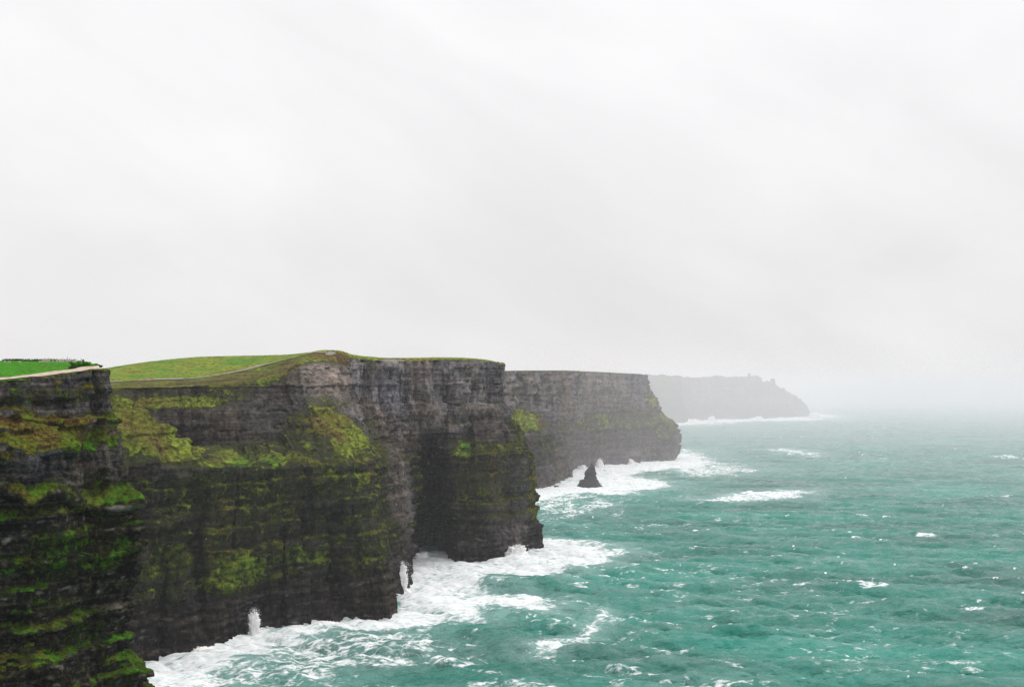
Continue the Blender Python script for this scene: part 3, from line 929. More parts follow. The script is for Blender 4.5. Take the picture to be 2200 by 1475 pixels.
def near_headland():
    """the closest cliff on the left"""
    C = []

    def colm(top, prof, Yt, base, inl):
        # prof: list of (u, v, Y)
        t = P(*top, Yt)
        pts = [P(u, v, Y) for u, v, Y in prof]
        b = base
        C.append([below(b), b] + pts[::-1] + [t] + inl)
    T = [(12, 816), (120, 803), (200, 792), (225, 793)]
    # rows from the top down: 830, 880, 930, 965, 1000, 1040, 1070, 1082, 1100, 1145, 1190, 1240, 1300, 1350, 1400, 1420, 1450, 1500
    vs_ = [826, 865, 905, 935, 965, 1000, 1035, 1066, 1080, 1096, 1145, 1190, 1240, 1300, 1350, 1395, 1418, 1446, 1500]
    us_ = [226, 232, 240, 246, 255, 262, 270, 302, 303, 288, 302, 300, 283, 273, 270, 275, 292, 314, 322]
    out = [0, 0.5, 2.0, 7.0, 10, 10.5, 9.5, 15, 15.5, 12.5, 14, 14, 13, 13.5, 14, 14.5, 15.5, 17, 18]
    def column(u0, Y0, k, bu, inl, edge=False, l1=1.0, l2=1.0):
        prof = []
        for v, uu, o in zip(vs_, us_, out):
            o = 0.25 * o + 0.75 * (o - 6.5 * (1 - l1) * (v > 915) - 5.5 * (1 - l2) * (v > 1050))
            prof.append(((uu if edge else u0), v + (0 if edge else 14 * math.sin(u0 * 0.05 + v * 0.01)), Y0 - o * k))
        bz = P(prof[-1][0] + bu, 1500, prof[-1][2] - 2)
        return prof, V3(bz[0], bz[1], 0)
    def inland(u, vp, vf, vc, Y0, dy):
        return [P(u, vp, Y0 + 6), P(u, vp - 3, Y0 + 9), P(u, vf, Y0 + dy), P(u, vc, Y0 + dy * 1.5), P(u, vc, Y0 + dy * 1.5) + V3(-55, 60, -16)]
    pr, b = column(-520, 236, 1.0, 0, None, False, 0.4, 0.4)
    colm((-520, 862), pr, 236, b, inland(-520, 854, 800, 783, 240, 45))
    pr, b = column(-200, 256, 1.0, 0, None, False, 0.9, 0.2)
    colm((-200, 834), pr, 256, b, inland(-200, 828, 790, 778, 258, 45))
    pr, b = column(12, 275, 1.0, 0, None, False, 0.7, 0.15)
    colm((12, 818), pr, 275, b, inland(12, 814, 790, 774, 275, 40))
    pr, b = column(70, 281, 1.1, 0, None, False, 1.2, 0.3)
    colm((70, 812), pr, 281, b, inland(70, 808, 788, 773.5, 281, 36))
    pr, b = column(120, 287, 1.0, 0, None, False, 1.1, 0.75)
    colm((120, 806), pr, 287, b, inland(118, 802, 786, 773.5, 287, 30))
    pr, b = column(165, 292, 0.9, 0, None, False, 0.9, 0.2)
    colm((165, 800), pr, 292, b, inland(155, 797, 785, 775.5, 292, 25))
    pr, b = column(200, 297, 0.8, 10, None, False, 0.5, 0.8)
    colm((200, 795), pr, 297, b, inland(180, 791, 786, 780, 297, 20))
    pr, b = column(0, 301, 0.45, 20, None, True)
    colm((222, 794), pr, 301, b, inland(210, 790, 784, 782, 300, 12))
    # behind the tip
    pr, b = column(0, 308, 0.3, 20, None, True)
    pr = [(u - 3, v, Y) for u, v, Y in pr]
    colm((221, 791), pr, 310, b, inland(208, 787, 784, 782, 304, 8))
    def back(dx, dy):
        ps = [P(u, v, Y) + V3(dx, dy, 0) for u, v, Y in pr]
        t = P(221, 791, 310) + V3(dx, dy, -1)
        bb = b + V3(dx, dy, 0)
        C.append([below(bb), bb] + ps[::-1] + [t, t + V3(-5, -4, .5), t + V3(-7, -6, .5), t + V3(-10, -8, .5), t + V3(-14, -10, 0), t + V3(-30, -10, -14)])
    back(-14, 22)
    back(-60, 60)
    back(-150, 90)
    G, rid, tq = loft(C, 0.46, [5, 1.6] + [0.46] * (len(vs_) + 0) + [0.5, 0.5, 1.0, 1.0, 6.0])
    G2, n, n2, steep, s = rock_surface(G, rid, tq, 3.4, 2.4, 1.05, 0.95, 8, 0.8, 2.6, dip=-0.03, low_scale=18.0, flute_scale=5.0, steep0=0.6, steep1=0.9, rtop=2.0 + len(vs_), wavy=3.0, steps=((52, 1.4), (62, 1.6), (70, 1.2), (78, 1.8), (86, 1.4), (95, 1.8), (101, 1.3), (120, 1.2), (133, 1.2)))
    R = np.broadcast_to(rid[:, None], s.shape)
    rt = 2 + len(vs_)
    top = sstep(rt - 0.25, rt + 0.05, R)
    moss = fbm(np.stack([G[..., 0] / 9, G[..., 1] / 9, G[..., 2] / 4.5], -1), 4)
    m2 = fbm(np.stack([G[..., 0] / 3.5, G[..., 1] / 3.5, G[..., 2] / 2.2], -1), 3)
    g = sstep(0.30, 0.62, n[..., 2] * 0.45 + n2[..., 2] * 0.55 + 0.22 * m2)
    g = np.maximum(g, 0.62 * sstep(-0.08, 0.4, moss + 0.4 * m2))
    PT = [(90, 905, 272, 95, 34, 1), (170, 945, 288, 60, 26, 1), (60, 890, 270, 60, 20, 0.9), (115, 850, 286, 100, 22, 0.55), (125, 1050, 282, 30, 24, 0.95), (240, 1050, 292, 45, 22, 0.9), (90, 1095, 275, 75, 14, 0.7),
          (140, 1160, 280, 45, 30, 0.75), (265, 1175, 295, 35, 30, 0.8), (80, 1230, 270, 60, 30, 0.6), (215, 1205, 290, 40, 22, 0.75), (150, 1390, 278, 80, 20, 0.5), (280, 1440, 297, 25, 30, 0.7)]
    for u, v, Y, ru, rv, val in PT:
        g = np.maximum(g, ell(G, u, v, Y, ru, rv, 22) * val * (0.8 + 0.6 * m2))
    for u, v, Y, ru, rv in ((200, 1025, 290, 60, 14), (60, 1010, 270, 60, 26), (60, 1130, 268, 80, 12), (180, 1250, 285, 70, 16), (230, 990, 292, 45, 20), (130, 1440, 272, 110, 26), (250, 1320, 290, 40, 50), (150, 875, 288, 60, 14)):
        g *= 1 - 0.75 * ell(G, u, v, Y, ru, rv, 25)
    g = np.maximum(g, top)
    hue = 0.45 + 0.5 * fbm(G / 9, 3)
    hue += 0.06 * (1 - sstep(70, 110, G[..., 2])) + 0.03
    hue -= 0.22 * sstep(123, 131, G[..., 2]) * (1 - top)
    fm = sstep(rt + 2.0, rt + 2.15, R)
    hue = hue * (1 - fm) + 1.0 * fm
    pale = 0.85 * sstep(0.22, 0.5, fbm(np.stack([G[..., 0] / 2.5, G[..., 1] / 2.5, G[..., 2] / 1.1], -1), 3)) * steep
    pale = np.maximum(pale, 0.9 * ell(G, 275, 1080, 296, 32, 6, 20) * steep)
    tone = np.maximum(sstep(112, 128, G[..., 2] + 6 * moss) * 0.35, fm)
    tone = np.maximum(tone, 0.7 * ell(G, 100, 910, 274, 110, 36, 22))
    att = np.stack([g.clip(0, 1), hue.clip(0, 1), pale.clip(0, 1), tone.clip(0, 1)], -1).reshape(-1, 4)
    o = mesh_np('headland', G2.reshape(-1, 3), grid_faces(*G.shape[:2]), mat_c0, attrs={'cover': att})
    props(o, 'nearest layered cliff with mossy ledges and bright green field, at the left edge', 'cliff', kind='structure')
    # gravel path on top, between the cliff edge and the field
    ra, rb = int(np.argmin(np.abs(rid - (rt + 0.25)))), int(np.argmin(np.abs(rid - (rt + 1.95))))
    sel = np.where(G2[rb, :, 1] < 330)[0]
    sel = sel[sel < np.argmax(G2[rb, :, 0])]
    k = np.linspace(ra, rb, 5).astype(int)
    strip = G2[k][:, sel[::2]].copy()
    strip[..., 2] += 0.22
    wob = 0.35 * fbm(strip / 3.0, 2)
    strip[0, :, 1] += wob[0] * 2
    strip[-1, :, 1] += wob[-1] * 2
    po = mesh_np('footpath', strip.reshape(-1, 3), grid_faces(5, strip.shape[1]), mat_path)
    props(po, 'pale gravel path between the bright green field and the nearest cliff edge', 'path', kind='structure')
    return G2, rid, rt


near_G, near_rid, near_rt = near_headland()


def second_headland():
    C = []
    N = None

    def add(base, mid, lip, foot, up, top, crest=None, back=None):
        cr = crest if crest is not None else top + V3(-4, 22, 0.8)
        bk = back if back is not None else cr + V3(-60, 120, -50)
        C.append([below(base, -20), base, mid, lip, foot, up, top, cr, bk])
    add(W(960, 1090), N, P(950, 925, 1500), P(945, 885, 1540), N, P(940, 799, 1600))
    add(W(1095, 1062), N, P(1085, 925, 1570), P(1078, 882, 1610), N, P(1068, 797, 1640))
    add(W(1150, 1052), N, P(1132, 922, 1640), P(1115, 878, 1690), N, P(1105, 796.5, 1720))
    add(W(1190, 1046), P(1180, 985, 1680), P(1172, 922, 1705), P(1160, 902, 1740), N, P(1150, 796, 1780))
    add(W(1194, 1034), P(1186, 985, 1765), P(1184, 926, 1785), P(1184, 914, 1805), N, P(1190, 796, 1850))
    add(W(1217, 1024), P(1210, 985, 1860), P(1210, 926, 1880), P(1210, 908, 1910), N, P(1222, 796, 1950))
    add(W(1222, 1011), P(1220, 975, 1990), P(1222, 930, 2005), P(1225, 915, 2030), N, P(1240, 797, 2060))
    add(W(1262, 1004), N, P(1262, 926, 2085), P(1262, 892, 2130), N, P(1268, 798, 2150))
    add(W(1320, 999), N, P(1320, 920, 2145), P(1318, 886, 2190), N, P(1312, 800, 2215))
    add(W(1380, 993), N, P(1380, 915, 2225), P(1370, 882, 2250), N, P(1350, 802, 2270))
    add(W(1425, 990), P(1428, 945, 2272), P(1425, 908, 2275), P(1398, 878, 2290), P(1384, 845, 2298), P(1374, 803, 2300))
    add(W(1441, 988), P(1446, 942, 2290), P(1441, 911, 2300), P(1411, 888, 2310), P(1394, 848, 2316), P(1380, 804, 2320), P(1380, 804, 2320) + V3(-6, 12, 0.5))
    add(W(1440, 985), P(1446, 940, 2340), P(1440, 909, 2345), P(1411, 886, 2350), P(1394, 846, 2350), P(1379, 805, 2350), P(1379, 805, 2350) + V3(-10, 2, 0.5))
    add(V3(180, 2480, 0), N, V3(175, 2475, 70), V3(165, 2465, 92), N, V3(150, 2450, 160), V3(140, 2440, 160))
    add(V3(0, 2700, 0), N, V3(-5, 2690, 70), V3(-10, 2680, 92), N, V3(-20, 2660, 160), V3(-30, 2640, 160))
    G, rid, tq = loft(C, 2.0, [10, 1.7, 1.7, 2.0, 1.7, 1.7, 4, 20])
    G2, n, n2, steep, s = rock_surface(G, rid, tq, 20.0, 20.0, 2.6, 2.6, 21, 2.5, 6.5, dip=0.0, low_scale=90.0, flute_scale=22.0, rtop=6.0, wavy=6.0, steps=((28, 4.0), (50, 4.0), (75, 4.0), (120, 4.0)))
    R = np.broadcast_to(rid[:, None], s.shape)
    moss = fbm(np.stack([G[..., 0] / 50, G[..., 1] / 50, G[..., 2] / 16], -1), 4)
    g = 0.5 * sstep(0.36, 0.6, n[..., 2] * 0.8 + n2[..., 2] * 0.2 + 0.3 * moss)
    for u, v, Y, ru, rv, val in ((1125, 904, 1660, 62, 26, 1.35), (1280, 906, 2120, 60, 20, 0.85), (1350, 902, 2230, 70, 26, 0.75), (1410, 915, 2290, 45, 35, 0.9), (1395, 865, 2310, 14, 26, 1.0), (1165, 965, 1690, 45, 40, 0.5), (1300, 950, 2150, 120, 26, 0.38)):
        g = np.maximum(g, ell(G, u, v, Y, ru, rv, 90) * val * (0.75 + 0.6 * moss))
    g = np.maximum(g, sstep(5.9, 6.05, R) * 0.9)
    g *= sstep(10, 40, G[..., 2] + 15 * moss)
    hue = 0.5 + 0.4 * fbm(G / 60, 3) - 0.35 * ell(G, 1158, 912, 1700, 16, 14, 60)
    pale = 0.5 * ell(G, 1362, 972, 2190, 25, 6, 60)
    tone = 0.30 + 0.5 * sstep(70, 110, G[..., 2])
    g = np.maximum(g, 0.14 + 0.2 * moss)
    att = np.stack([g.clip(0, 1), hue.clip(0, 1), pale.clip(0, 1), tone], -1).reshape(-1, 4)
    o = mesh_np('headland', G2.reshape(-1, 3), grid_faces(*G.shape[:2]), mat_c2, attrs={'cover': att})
    props(o, 'hazy grey flat-topped cliff behind the pointed rock in the sea', 'cliff', kind='structure')


second_headland()


def far_headland():
    C = []

    def add(base, mid, top, crest=None):
        cr = crest if crest is not None else top + V3(-10, 60, 1.0)
        C.append([below(base, -30), base, mid, top, cr, cr + V3(-100, 400, -120)])
    def m(bu, bv, tu, tv, Y, bulge=0.0):
        b = W(bu, bv)
        t = P(tu, tv, Y)
        mid = b * 0.45 + t * 0.55
        mid[:2] += (b[:2] - t[:2]) * bulge
        add(b, mid, t)
    m(1300, 914, 1300, 811, 4900)
    m(1385, 911, 1384, 808, 4980)
    m(1440, 909, 1402, 806, 5030)
    m(1474, 908, 1462, 807, 5060, 0.1)
    m(1479, 905, 1467, 813.5, 5160, 0.1)
    m(1495, 903, 1500, 812, 5300)
    m(1540, 901, 1545, 811, 5420)
    m(1580, 900.5, 1569, 811.5, 5500)
    m(1620, 899.5, 1610, 810.5, 5600, 0.05)
    m(1655, 898.5, 1629, 811, 5680, 0.1)
    m(1672, 897.5, 1637, 821, 5720, 0.1)
    m(1690, 896.5, 1652, 821, 5770, 0.12)
    m(1705, 896, 1668, 828, 5820, 0.15)
    m(1718, 895.3, 1684, 836, 5870, 0.18)
    m(1729, 894.6, 1704, 848, 5930, 0.2)
    m(1736, 894, 1722, 862, 5990, 0.2)
    m(1739, 893.4, 1733, 873, 6040, 0.1)
    b = W(1738, 893) + V3(10, 140, 0)
    t = P(1731, 873, 6040) + V3(0, 120, -2)
    add(b, b * .5 + t * .5, t)
    add(V3(900, 7000, 0), V3(890, 6980, 60), V3(880, 6950, 110))
    G, rid, tq = loft(C, 7.0, [20, 4, 4, 10, 60], lin=0.7)
    G2, n, n2, steep, s = rock_surface(G, rid, tq, 20.0, 16.0, 3.0, 2.4, 33, 5, 12, low_scale=170.0, flute_scale=45.0)
    moss = fbm(G / 110, 3)
    R = np.broadcast_to(rid[:, None], s.shape)
    g = np.maximum(sstep(0.36, 0.6, n[..., 2] * 0.8 + 0.2 * n2[..., 2] + 0.2 * moss), sstep(2.9, 3.05, R) * 0.9)
    g = np.maximum(g * 0.5, 0.3 * sstep(0.0, 0.4, moss) * sstep(50, 90, G[..., 2]))
    att = np.stack([g.clip(0, 1), (0.45 + 0.4 * moss).clip(0, 1), np.zeros_like(g), 0.05 + 0.5 * sstep(35, 95, G[..., 2] + 40 * moss)], -1).reshape(-1, 4)
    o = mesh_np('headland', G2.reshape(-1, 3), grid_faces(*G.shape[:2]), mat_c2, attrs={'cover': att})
    props(o, 'faint farthest headland in the mist carrying a small stone tower', 'cliff', kind='structure')


far_headland()


# ------------------------------------------------------------------ rocks standing apart
def rock_body(name, base, rings, mat, amp, seed, label, cat='rock', group=None, nseg=72, sub=6):
    """rings: list of (z, cx, cy, rx, ry) - a rock grown from outline rings"""
    rings = np.array(rings, dtype=float)
    tq = np.linspace(0, len(rings) - 1, (len(rings) - 1) * sub + 1)
    q = pchip(np.arange(len(rings), dtype=float), rings, tq)
    th = np.linspace(0, 2 * np.pi, nseg, endpoint=False)
    V = np.zeros((len(q), nseg, 3))
    V[..., 0] = q[:, 1:2] + q[:, 3:4] * np.cos(th)
    V[..., 1] = q[:, 2:3] + q[:, 4:5] * np.sin(th)
    V[..., 2] = q[:, 0:1]
    out = np.zeros_like(V)
    out[..., 0], out[..., 1] = np.cos(th), np.sin(th)
    size = max(rings[:, 3].max(), 1.0)
    k = np.minimum(1.0, q[:, 3:4] / (0.35 * size))
    d = amp * fbm(V / (size * 0.55) + seed, 4) + amp * 0.5 * strata(V[..., 2], th[None, :] * size, seed, size * 0.05, size * 0.16)[0]
    V += out * (d * k)[..., None]
    n, m = V.shape[:2]
    i = np.arange(n * m).reshape(n, m)
    j = np.roll(i, -1, axis=1)
    F = np.stack([i[:-1], j[:-1], j[1:], i[1:]], -1).reshape(-1, 4)
    Vf = V.reshape(-1, 3)
    o = mesh_np(name, Vf, F, mat)
    o.location = base
    props(o, label, cat, group)
    return o


_k = W(1267, 1046)
s1 = _k[1] / FPX                                             # metres per photo pixel there
sea_stack = rock_body('sea_stack', _k, [
    (-8, 1 * s1, 0, 29 * s1, 22 * s1), (0, 0.5 * s1, 0, 27.5 * s1, 20 * s1), (5 * s1, 0, 0, 24 * s1, 17 * s1), (10 * s1, -1 * s1, 0, 20.5 * s1, 15 * s1), (15 * s1, -1.5 * s1, 0, 18.5 * s1, 13 * s1),
    (17.5 * s1, 1 * s1, 0, 13.5 * s1, 11 * s1), (24 * s1, 2 * s1, 0, 12 * s1, 10 * s1), (32 * s1, 2 * s1, 0, 11.3 * s1, 9 * s1), (38 * s1, 2.5 * s1, 0, 9.6 * s1, 7 * s1), (42 * s1, 4.2 * s1, 0, 6.0 * s1, 5 * s1), (45 * s1, 5 * s1, 0, 3.4 * s1, 3 * s1),
    (50 * s1, 4.6 * s1, 0, 1.7 * s1, 1.6 * s1), (52 * s1, 4.6 * s1, 0, 0.3 * s1, 0.3 * s1)],
    mat_stack, 2.6, 4, 'pointed black sea stack rising from white foam', 'sea stack', nseg=96, sub=8)
for (u, v, rr, hh, lab) in ((851, 1285, 9, 15, 'dark rounded rock at the water below the mossy buttress corner'), (1219, 1025, 7, 4, 'low dark rock ledge running into foam left of the sea stack'),
                            (1196, 1046, 6, 4, 'small dark rock at the foot of the hazy cliff nearest the big headland'), (881, 1232, 5, 9, 'narrow dark rock toe standing in foam left of the cave')):
    b_ = W(u, v)
    k_ = b_[1] / FPX
    rock_body('shore_rock', b_, [(-6, 0, 0, rr * 1.2 * k_, rr * 1.6 * k_), (0, 0, 0, rr * 1.1 * k_, rr * 1.5 * k_), (hh * 0.55 * k_, -1 * k_, 0, rr * k_, rr * 1.3 * k_), (hh * 0.9 * k_, -2 * k_, 0, rr * 0.6 * k_, rr * 0.8 * k_), (hh * k_, -2 * k_, 0, 0.2, 0.2)],
              mat_stack, 0.9, int(u), lab, 'rock', nseg=48, sub=6)
for (u, v, Y, w_, h_, sq, lab) in ((1660, 829, 5780, 6.2, 17, 0.85, 'blocky rock pinnacle on the sloping crest of the farthest headland'),
                                   (1648, 824, 5760, 6.5, 7, 0.5, 'low hump of rock between tower and blocky pinnacle'),
                                   (1684, 838, 5870, 2.0, 6, 0.6, 'tiny rock finger low on the farthest headland slope')):
    b_ = P(u, v, Y)
    k_ = Y / FPX
    rock_body('rock_pinnacle', b_, [(-25, 0, 0, w_ * 1.3 * k_, w_ * k_), (0, 0, 0, w_ * k_, w_ * 0.8 * k_), (h_ * 0.6 * k_, 0, 0, w_ * (sq + 0.1) * k_, w_ * 0.7 * k_), (h_ * 0.9 * k_, 0, 0, w_ * sq * 0.75 * k_, w_ * 0.5 * k_), (h_ * k_, 0, 0, 0.5, 0.5)],
              mat_stack, 2.0, int(u), lab, 'rock', nseg=40, sub=5)


# ------------------------------------------------------------------ stone tower
def box(x0, x1, y0, y1, z0, z1, taper=0.0):
    t = taper
    v = [(x0, y0, z0), (x1, y0, z0), (x1, y1, z0), (x0, y1, z0), (x0 + t, y0 + t, z1), (x1 - t, y0 + t, z1), (x1 - t, y1 - t, z1), (x0 + t, y1 - t, z1)]
    f = [(0, 3, 2, 1), (4, 5, 6, 7), (0, 1, 5, 4), (1, 2, 6, 5), (2, 3, 7, 6), (3, 0, 4, 7)]
    return v, f


def join(*bs):
    V, F = [], []
    for v, f in bs:
        n = len(V)
        V += v
        F += [tuple(i + n for i in q) for q in f]
    return V, F


tw = bpy.data.objects.new('stone_tower', None)
col.objects.link(tw)
tb = P(1609.5, 810.5, 5600)
tw.location = tb
props(tw, 'small square stone watchtower on the skyline of the farthest headland', 'tower')
py_mesh('wall', *box(-5.5, 5.5, -5.5, 5.5, -8, 17, 0.6), mat_tower, tw)
py_mesh('parapet', *box(-5.3, 5.3, -5.3, 5.3, 17.003, 18.4), mat_tower, tw)
for dx in (-4.2, 0.0, 4.2):
    py_mesh('battlement', *box(dx - 1.0, dx + 1.0, -5.2, -4.2, 18.403, 19.8), mat_tower, tw)
    py_mesh('battlement', *box(dx - 1.0, dx + 1.0, 4.2, 5.2, 18.403, 19.8), mat_tower, tw)
for z in (3, 10):
    py_mesh('window', *box(-0.6, 0.6, -5.32, -4.9, z, z + 2.2), mat_stack, tw)


# ------------------------------------------------------------------ clifftop flagstones and scrub on the nearest headland
def near_top(u, row):
    """point on the nearest headland's top at field row `row` seen in column u"""
    r = int(np.argmin(np.abs(near_rid - (near_rt + row))))
    line = near_G[r]
    half = line[: np.argmax(line[:, 0]) + 1]
    uu = 1100 + FPX * half[:, 0] / half[:, 1]
    j = int(np.argmin(np.abs(uu - u)))
    return half[j]


def slab(name, p, w, h, t, tilt, yaw, mat, parent=None):
    b = box(-w / 2, w / 2, -t / 2, t / 2, -0.3, h)
    v = [(x * (1 - 0.12 * (z > 0) * random.random()), y, z * (1 - 0.15 * random.random() * (z > 0))) for x, y, z in b[0]]
    o = py_mesh(name, v, b[1], mat, parent)
    o.location = p
    o.rotation_euler = (0, tilt, yaw)
    return o


wall = bpy.data.objects.new('flagstone_wall', None)
col.objects.link(wall)
wp = near_top(120, 3.7)
wall.location = wp
props(wall, 'low wall of pale upright flagstones along the far side of the bright green field', 'wall')
u = 14.0
while u < 170:
    q = near_top(u, 3.72)
    dens = 0.35 if u < 90 else 0.95
    if random.random() < dens:
        slab('flagstone', Vector(q - wp) + Vector((0, -0.3, 0.0)), random.uniform(0.55, 0.95), random.uniform(0.55, 0.95) * (1.0 if u > 90 else 0.6), 0.12, random.uniform(-0.06, 0.06), random.uniform(-0.2, 0.2), mat_slab, wall)
    u += 7.2


def scrub(name, pts, h, label, cat):
    """a low bank of wind-cut scrub: many small leafy tufts along a line, with a woody core"""
    V, F = [], []
    p0 = np.array(pts[0])
    for p in pts:
        for _ in range(60):
            c = np.array(p) - p0 + np.array([random.uniform(-0.45, 0.45), random.uniform(-0.4, 0.4), abs(random.gauss(0, h * 0.5)) * 0.9])
            if c[2] > h * 1.3: c[2] = h
            a, e = random.uniform(0, 6.28), random.uniform(0.1, 1.2)
            s_ = random.uniform(0.06, 0.15)
            d1 = np.array([math.cos(a), math.sin(a), 0.2]) * s_
            d2 = np.array([-math.sin(a) * math.cos(e), math.cos(a) * math.cos(e), math.sin(e)]) * s_
            n_ = len(V)
            V += [c - d1, c + d2, c + d1, c - d2]
            F += [(n_, n_ + 1, n_ + 2, n_ + 3)]
    o = py_mesh(name, V, F, mat_hedge)
    o.location = p0
    props(o, label, cat)
    return o


scrub('scrub_bank', [near_top(u_, 3.95) for u_ in np.arange(6, 172, 3.0)], 0.55, 'low dark scrub bank along the skyline behind the pale flagstones', 'hedge')
scrub('scrub_clump', [near_top(u_, 2.25) + np.array([0, 0, 0.1]) for u_ in np.arange(150, 176, 1.5)], 0.5, 'brown scrub clump beside the gravel path below the leaning stones', 'bush')
scrub('scrub_clump', [near_top(u_, 3.6) for u_ in np.arange(171, 179, 0.6)], 0.8, 'dark pointed scrub clump just left of the leaning stones', 'bush')
q = near_top(181, 3.4)
slab('leaning_stone', q, 0.7, 1.75, 0.16, -0.35, 0.1, mat_slabdark)
props(col.objects[-1] if False else bpy.data.objects['leaning_stone'], 'tall dark flagstone leaning on the skyline at the end of the field', 'stone')
q2 = near_top(188, 3.2)
o_ = slab('fallen_stone', q2, 1.4, 0.75, 0.2, 0.35, -0.2, mat_slabdark)
props(o_, 'low tilted dark flagstone right of the tall leaning stone', 'stone')
for u_, lab in ((145, 'thin bare post above the pale flagstone wall on the skyline'), (174.8, 'thin bare post standing next to the tall leaning stone')):
    q = near_top(u_, 3.9)
    V_, F_ = join(box(-0.05, 0.05, -0.05, 0.05, -0.3, 1.35, 0.015), box(-0.06, 0.06, -0.06, 0.06, 1.353, 1.40))
    o_ = py_mesh('fence_post', V_, F_, mat_tower)
    o_.location = q
    props(o_, lab, 'post', 'posts on the field skyline')


# ------------------------------------------------------------------ breaking spray
_t = (1 + 5**0.5) / 2
ICO_V = np.array([(-1, _t, 0), (1, _t, 0), (-1, -_t, 0), (1, -_t, 0), (0, -1, _t), (0, 1, _t), (0, -1, -_t), (0, 1, -_t), (_t, 0, -1), (_t, 0, 1), (-_t, 0, -1), (-_t, 0, 1)]) / (1 + _t * _t)**0.5
ICO_F = np.array([(0, 11, 5), (0, 5, 1), (0, 1, 7), (0, 7, 10), (0, 10, 11), (1, 5, 9), (5, 11, 4), (11, 10, 2), (10, 7, 6), (7, 1, 8), (3, 9, 4), (3, 4, 2), (3, 2, 6), (3, 6, 8), (3, 8, 9), (4, 9, 5), (2, 4, 11), (6, 2, 10), (8, 6, 7), (9, 8, 1)])


def splash(u, v, w_px, h_px, label, seed, shape='column', dy=-4.0, n=0):
    """one body of white water thrown up, its surface torn into billows and spikes"""
    b = W(u, v)
    b[1] += dy
    k = b[1] / FPX
    w_, h_ = w_px * k / 2, h_px * k
    nt, na = 56, 72
    t = np.linspace(0, 1, nt)[:, None]
    a = np.linspace(0, 2 * np.pi, na, endpoint=False)[None, :]
    if shape == 'column':
        rad = w_ * (0.62 + 0.40 * np.sin(np.pi * np.clip(t * 1.1 - 0.15, 0, 1))) * np.sqrt(np.clip(1 - t**7, 0, 1)) * (1 + 1.3 * np.exp(-t * 9))
    else:
        rad = w_ * np.sqrt(np.clip(1 - t**1.5, 0, 1))
    V = np.stack([rad * np.cos(a), 0.6 * rad * np.sin(a), t * h_ + 0 * a], -1)
    V[..., 0] += 0.12 * w_ * np.sin(3 * t + seed)
    q = V / np.array([w_, w_, min(w_ * 1.6, h_)])
    d = 0.55 * fbm(q * 1.6 + seed, 3) + 0.75 * np.maximum(fbm(q * 4.5 + seed * 2, 4), 0)**1.2 + 0.25 * fbm(q * 11 + seed, 2)
    nrm = np.stack([np.cos(a) + 0 * t, 0.6 * np.sin(a) + 0 * t, (0.3 + 0.8 * t) + 0 * a], -1)
    V += nrm * (d * min(w_, h_ * 0.9))[..., None]
    i = np.arange(nt * na).reshape(nt, na)
    j = np.roll(i, -1, axis=1)
    F = np.stack([i[:-1], j[:-1], j[1:], i[1:]], -1).reshape(-1, 4)
    V[0, :, 2] = -2.0
    V[-1] = V[-1].mean(axis=0)
    V = V.reshape(-1, 3) * np.array([0.98, 0.98, 0.97])
    o = mesh_np('wave_splash', V.reshape(-1, 3), F, mat_spray)
    o.location = b
    props(o, label, 'splash', 'waves breaking on the cliffs')
    # the drops flung off it, far too small to tell apart
    r = np.random.default_rng(seed)
    nd = 2400 if shape == 'column' else 1800
    tt = r.random(nd)**(0.9 if shape == 'column' else 1.7) * 1.12
    if shape == 'column':
        rr = w_ * (0.55 + 0.6 * np.sin(np.pi * np.clip(tt * 0.72, 0, 1)) + 0.9 * np.exp(-tt * 10))
    else:
        rr = w_ * np.sqrt(np.clip(1.2 - tt**1.3, 0.03, 1.2))
    aa = r.random(nd) * 2 * np.pi
    qq = np.abs(r.normal(0, 0.62, nd))
    jet = 1 + 0.5 * np.sin(aa * 5 + seed) * np.sin(aa * 3 + 2 * seed)          # thrown in separate jets
    c = np.stack([rr * qq * np.cos(aa), 0.6 * rr * qq * np.sin(aa), tt * h_ * (0.86 + 0.16 * jet)], -1)
    c[:, 0] += 0.12 * w_ * np.sin(3 * tt + seed) + 0.15 * w_ * tt**2
    dsz = (0.030 * min(w_, h_) + 0.04) * (0.35 + r.random(nd))
    tet = np.array([(1, 1, 1), (1, -1, -1), (-1, 1, -1), (-1, -1, 1)]) / 3**0.5
    DV = (c[:, None, :] + tet[None] * dsz[:, None, None] * (0.6 + 0.8 * r.random((nd, 4, 1)))).reshape(-1, 3)
    DF = (np.array([(0, 1, 2), (0, 3, 1), (0, 2, 3), (1, 3, 2)])[None] + 4 * np.arange(nd)[:, None, None]).reshape(-1, 3)
    dr = mesh_np('droplets', DV, DF, mat_drop, parent=o, smooth=False)
    dr['kind'] = 'stuff'
    return o


splash(549, 1360, 23, 49, 'tall narrow white plume shooting up the foot of the mossy cliff', 1, dy=-5)
splash(577, 1356, 7, 13, 'tiny white spurt right of the tall narrow plume', 2, dy=-4, n=120)
splash(862, 1268, 32, 55, 'white burst of spray beside the mossy buttress corner', 3, dy=-4)
splash(1108, 1196, 62, 25, 'broad white mound of surf at the foot of the big headland tip', 4, 'mound', dy=-8, n=600)
splash(905, 1200, 40, 14, 'low white surf heaped in the mouth of the black cave', 5, 'mound', dy=-6)
splash(1287, 1004, 16, 18, 'white spray rising just behind the pointed sea stack', 6, 'mound', dy=-8)
splash(1350, 996, 26, 10, 'low white surf along the hazy cliff right of the sea stack', 7, 'mound', dy=-8)
splash(1250, 1008, 22, 9, 'low white surf along the hazy cliff left of the sea stack', 8, 'mound', dy=-8)
splash(1490, 909, 32, 9, 'long low burst of surf at the left foot of the farthest headland', 9, 'mound', dy=-30)
splash(1527, 906, 18, 12, 'rounded burst of surf below the far flat crest left of the tower', 10, 'mound', dy=-30)
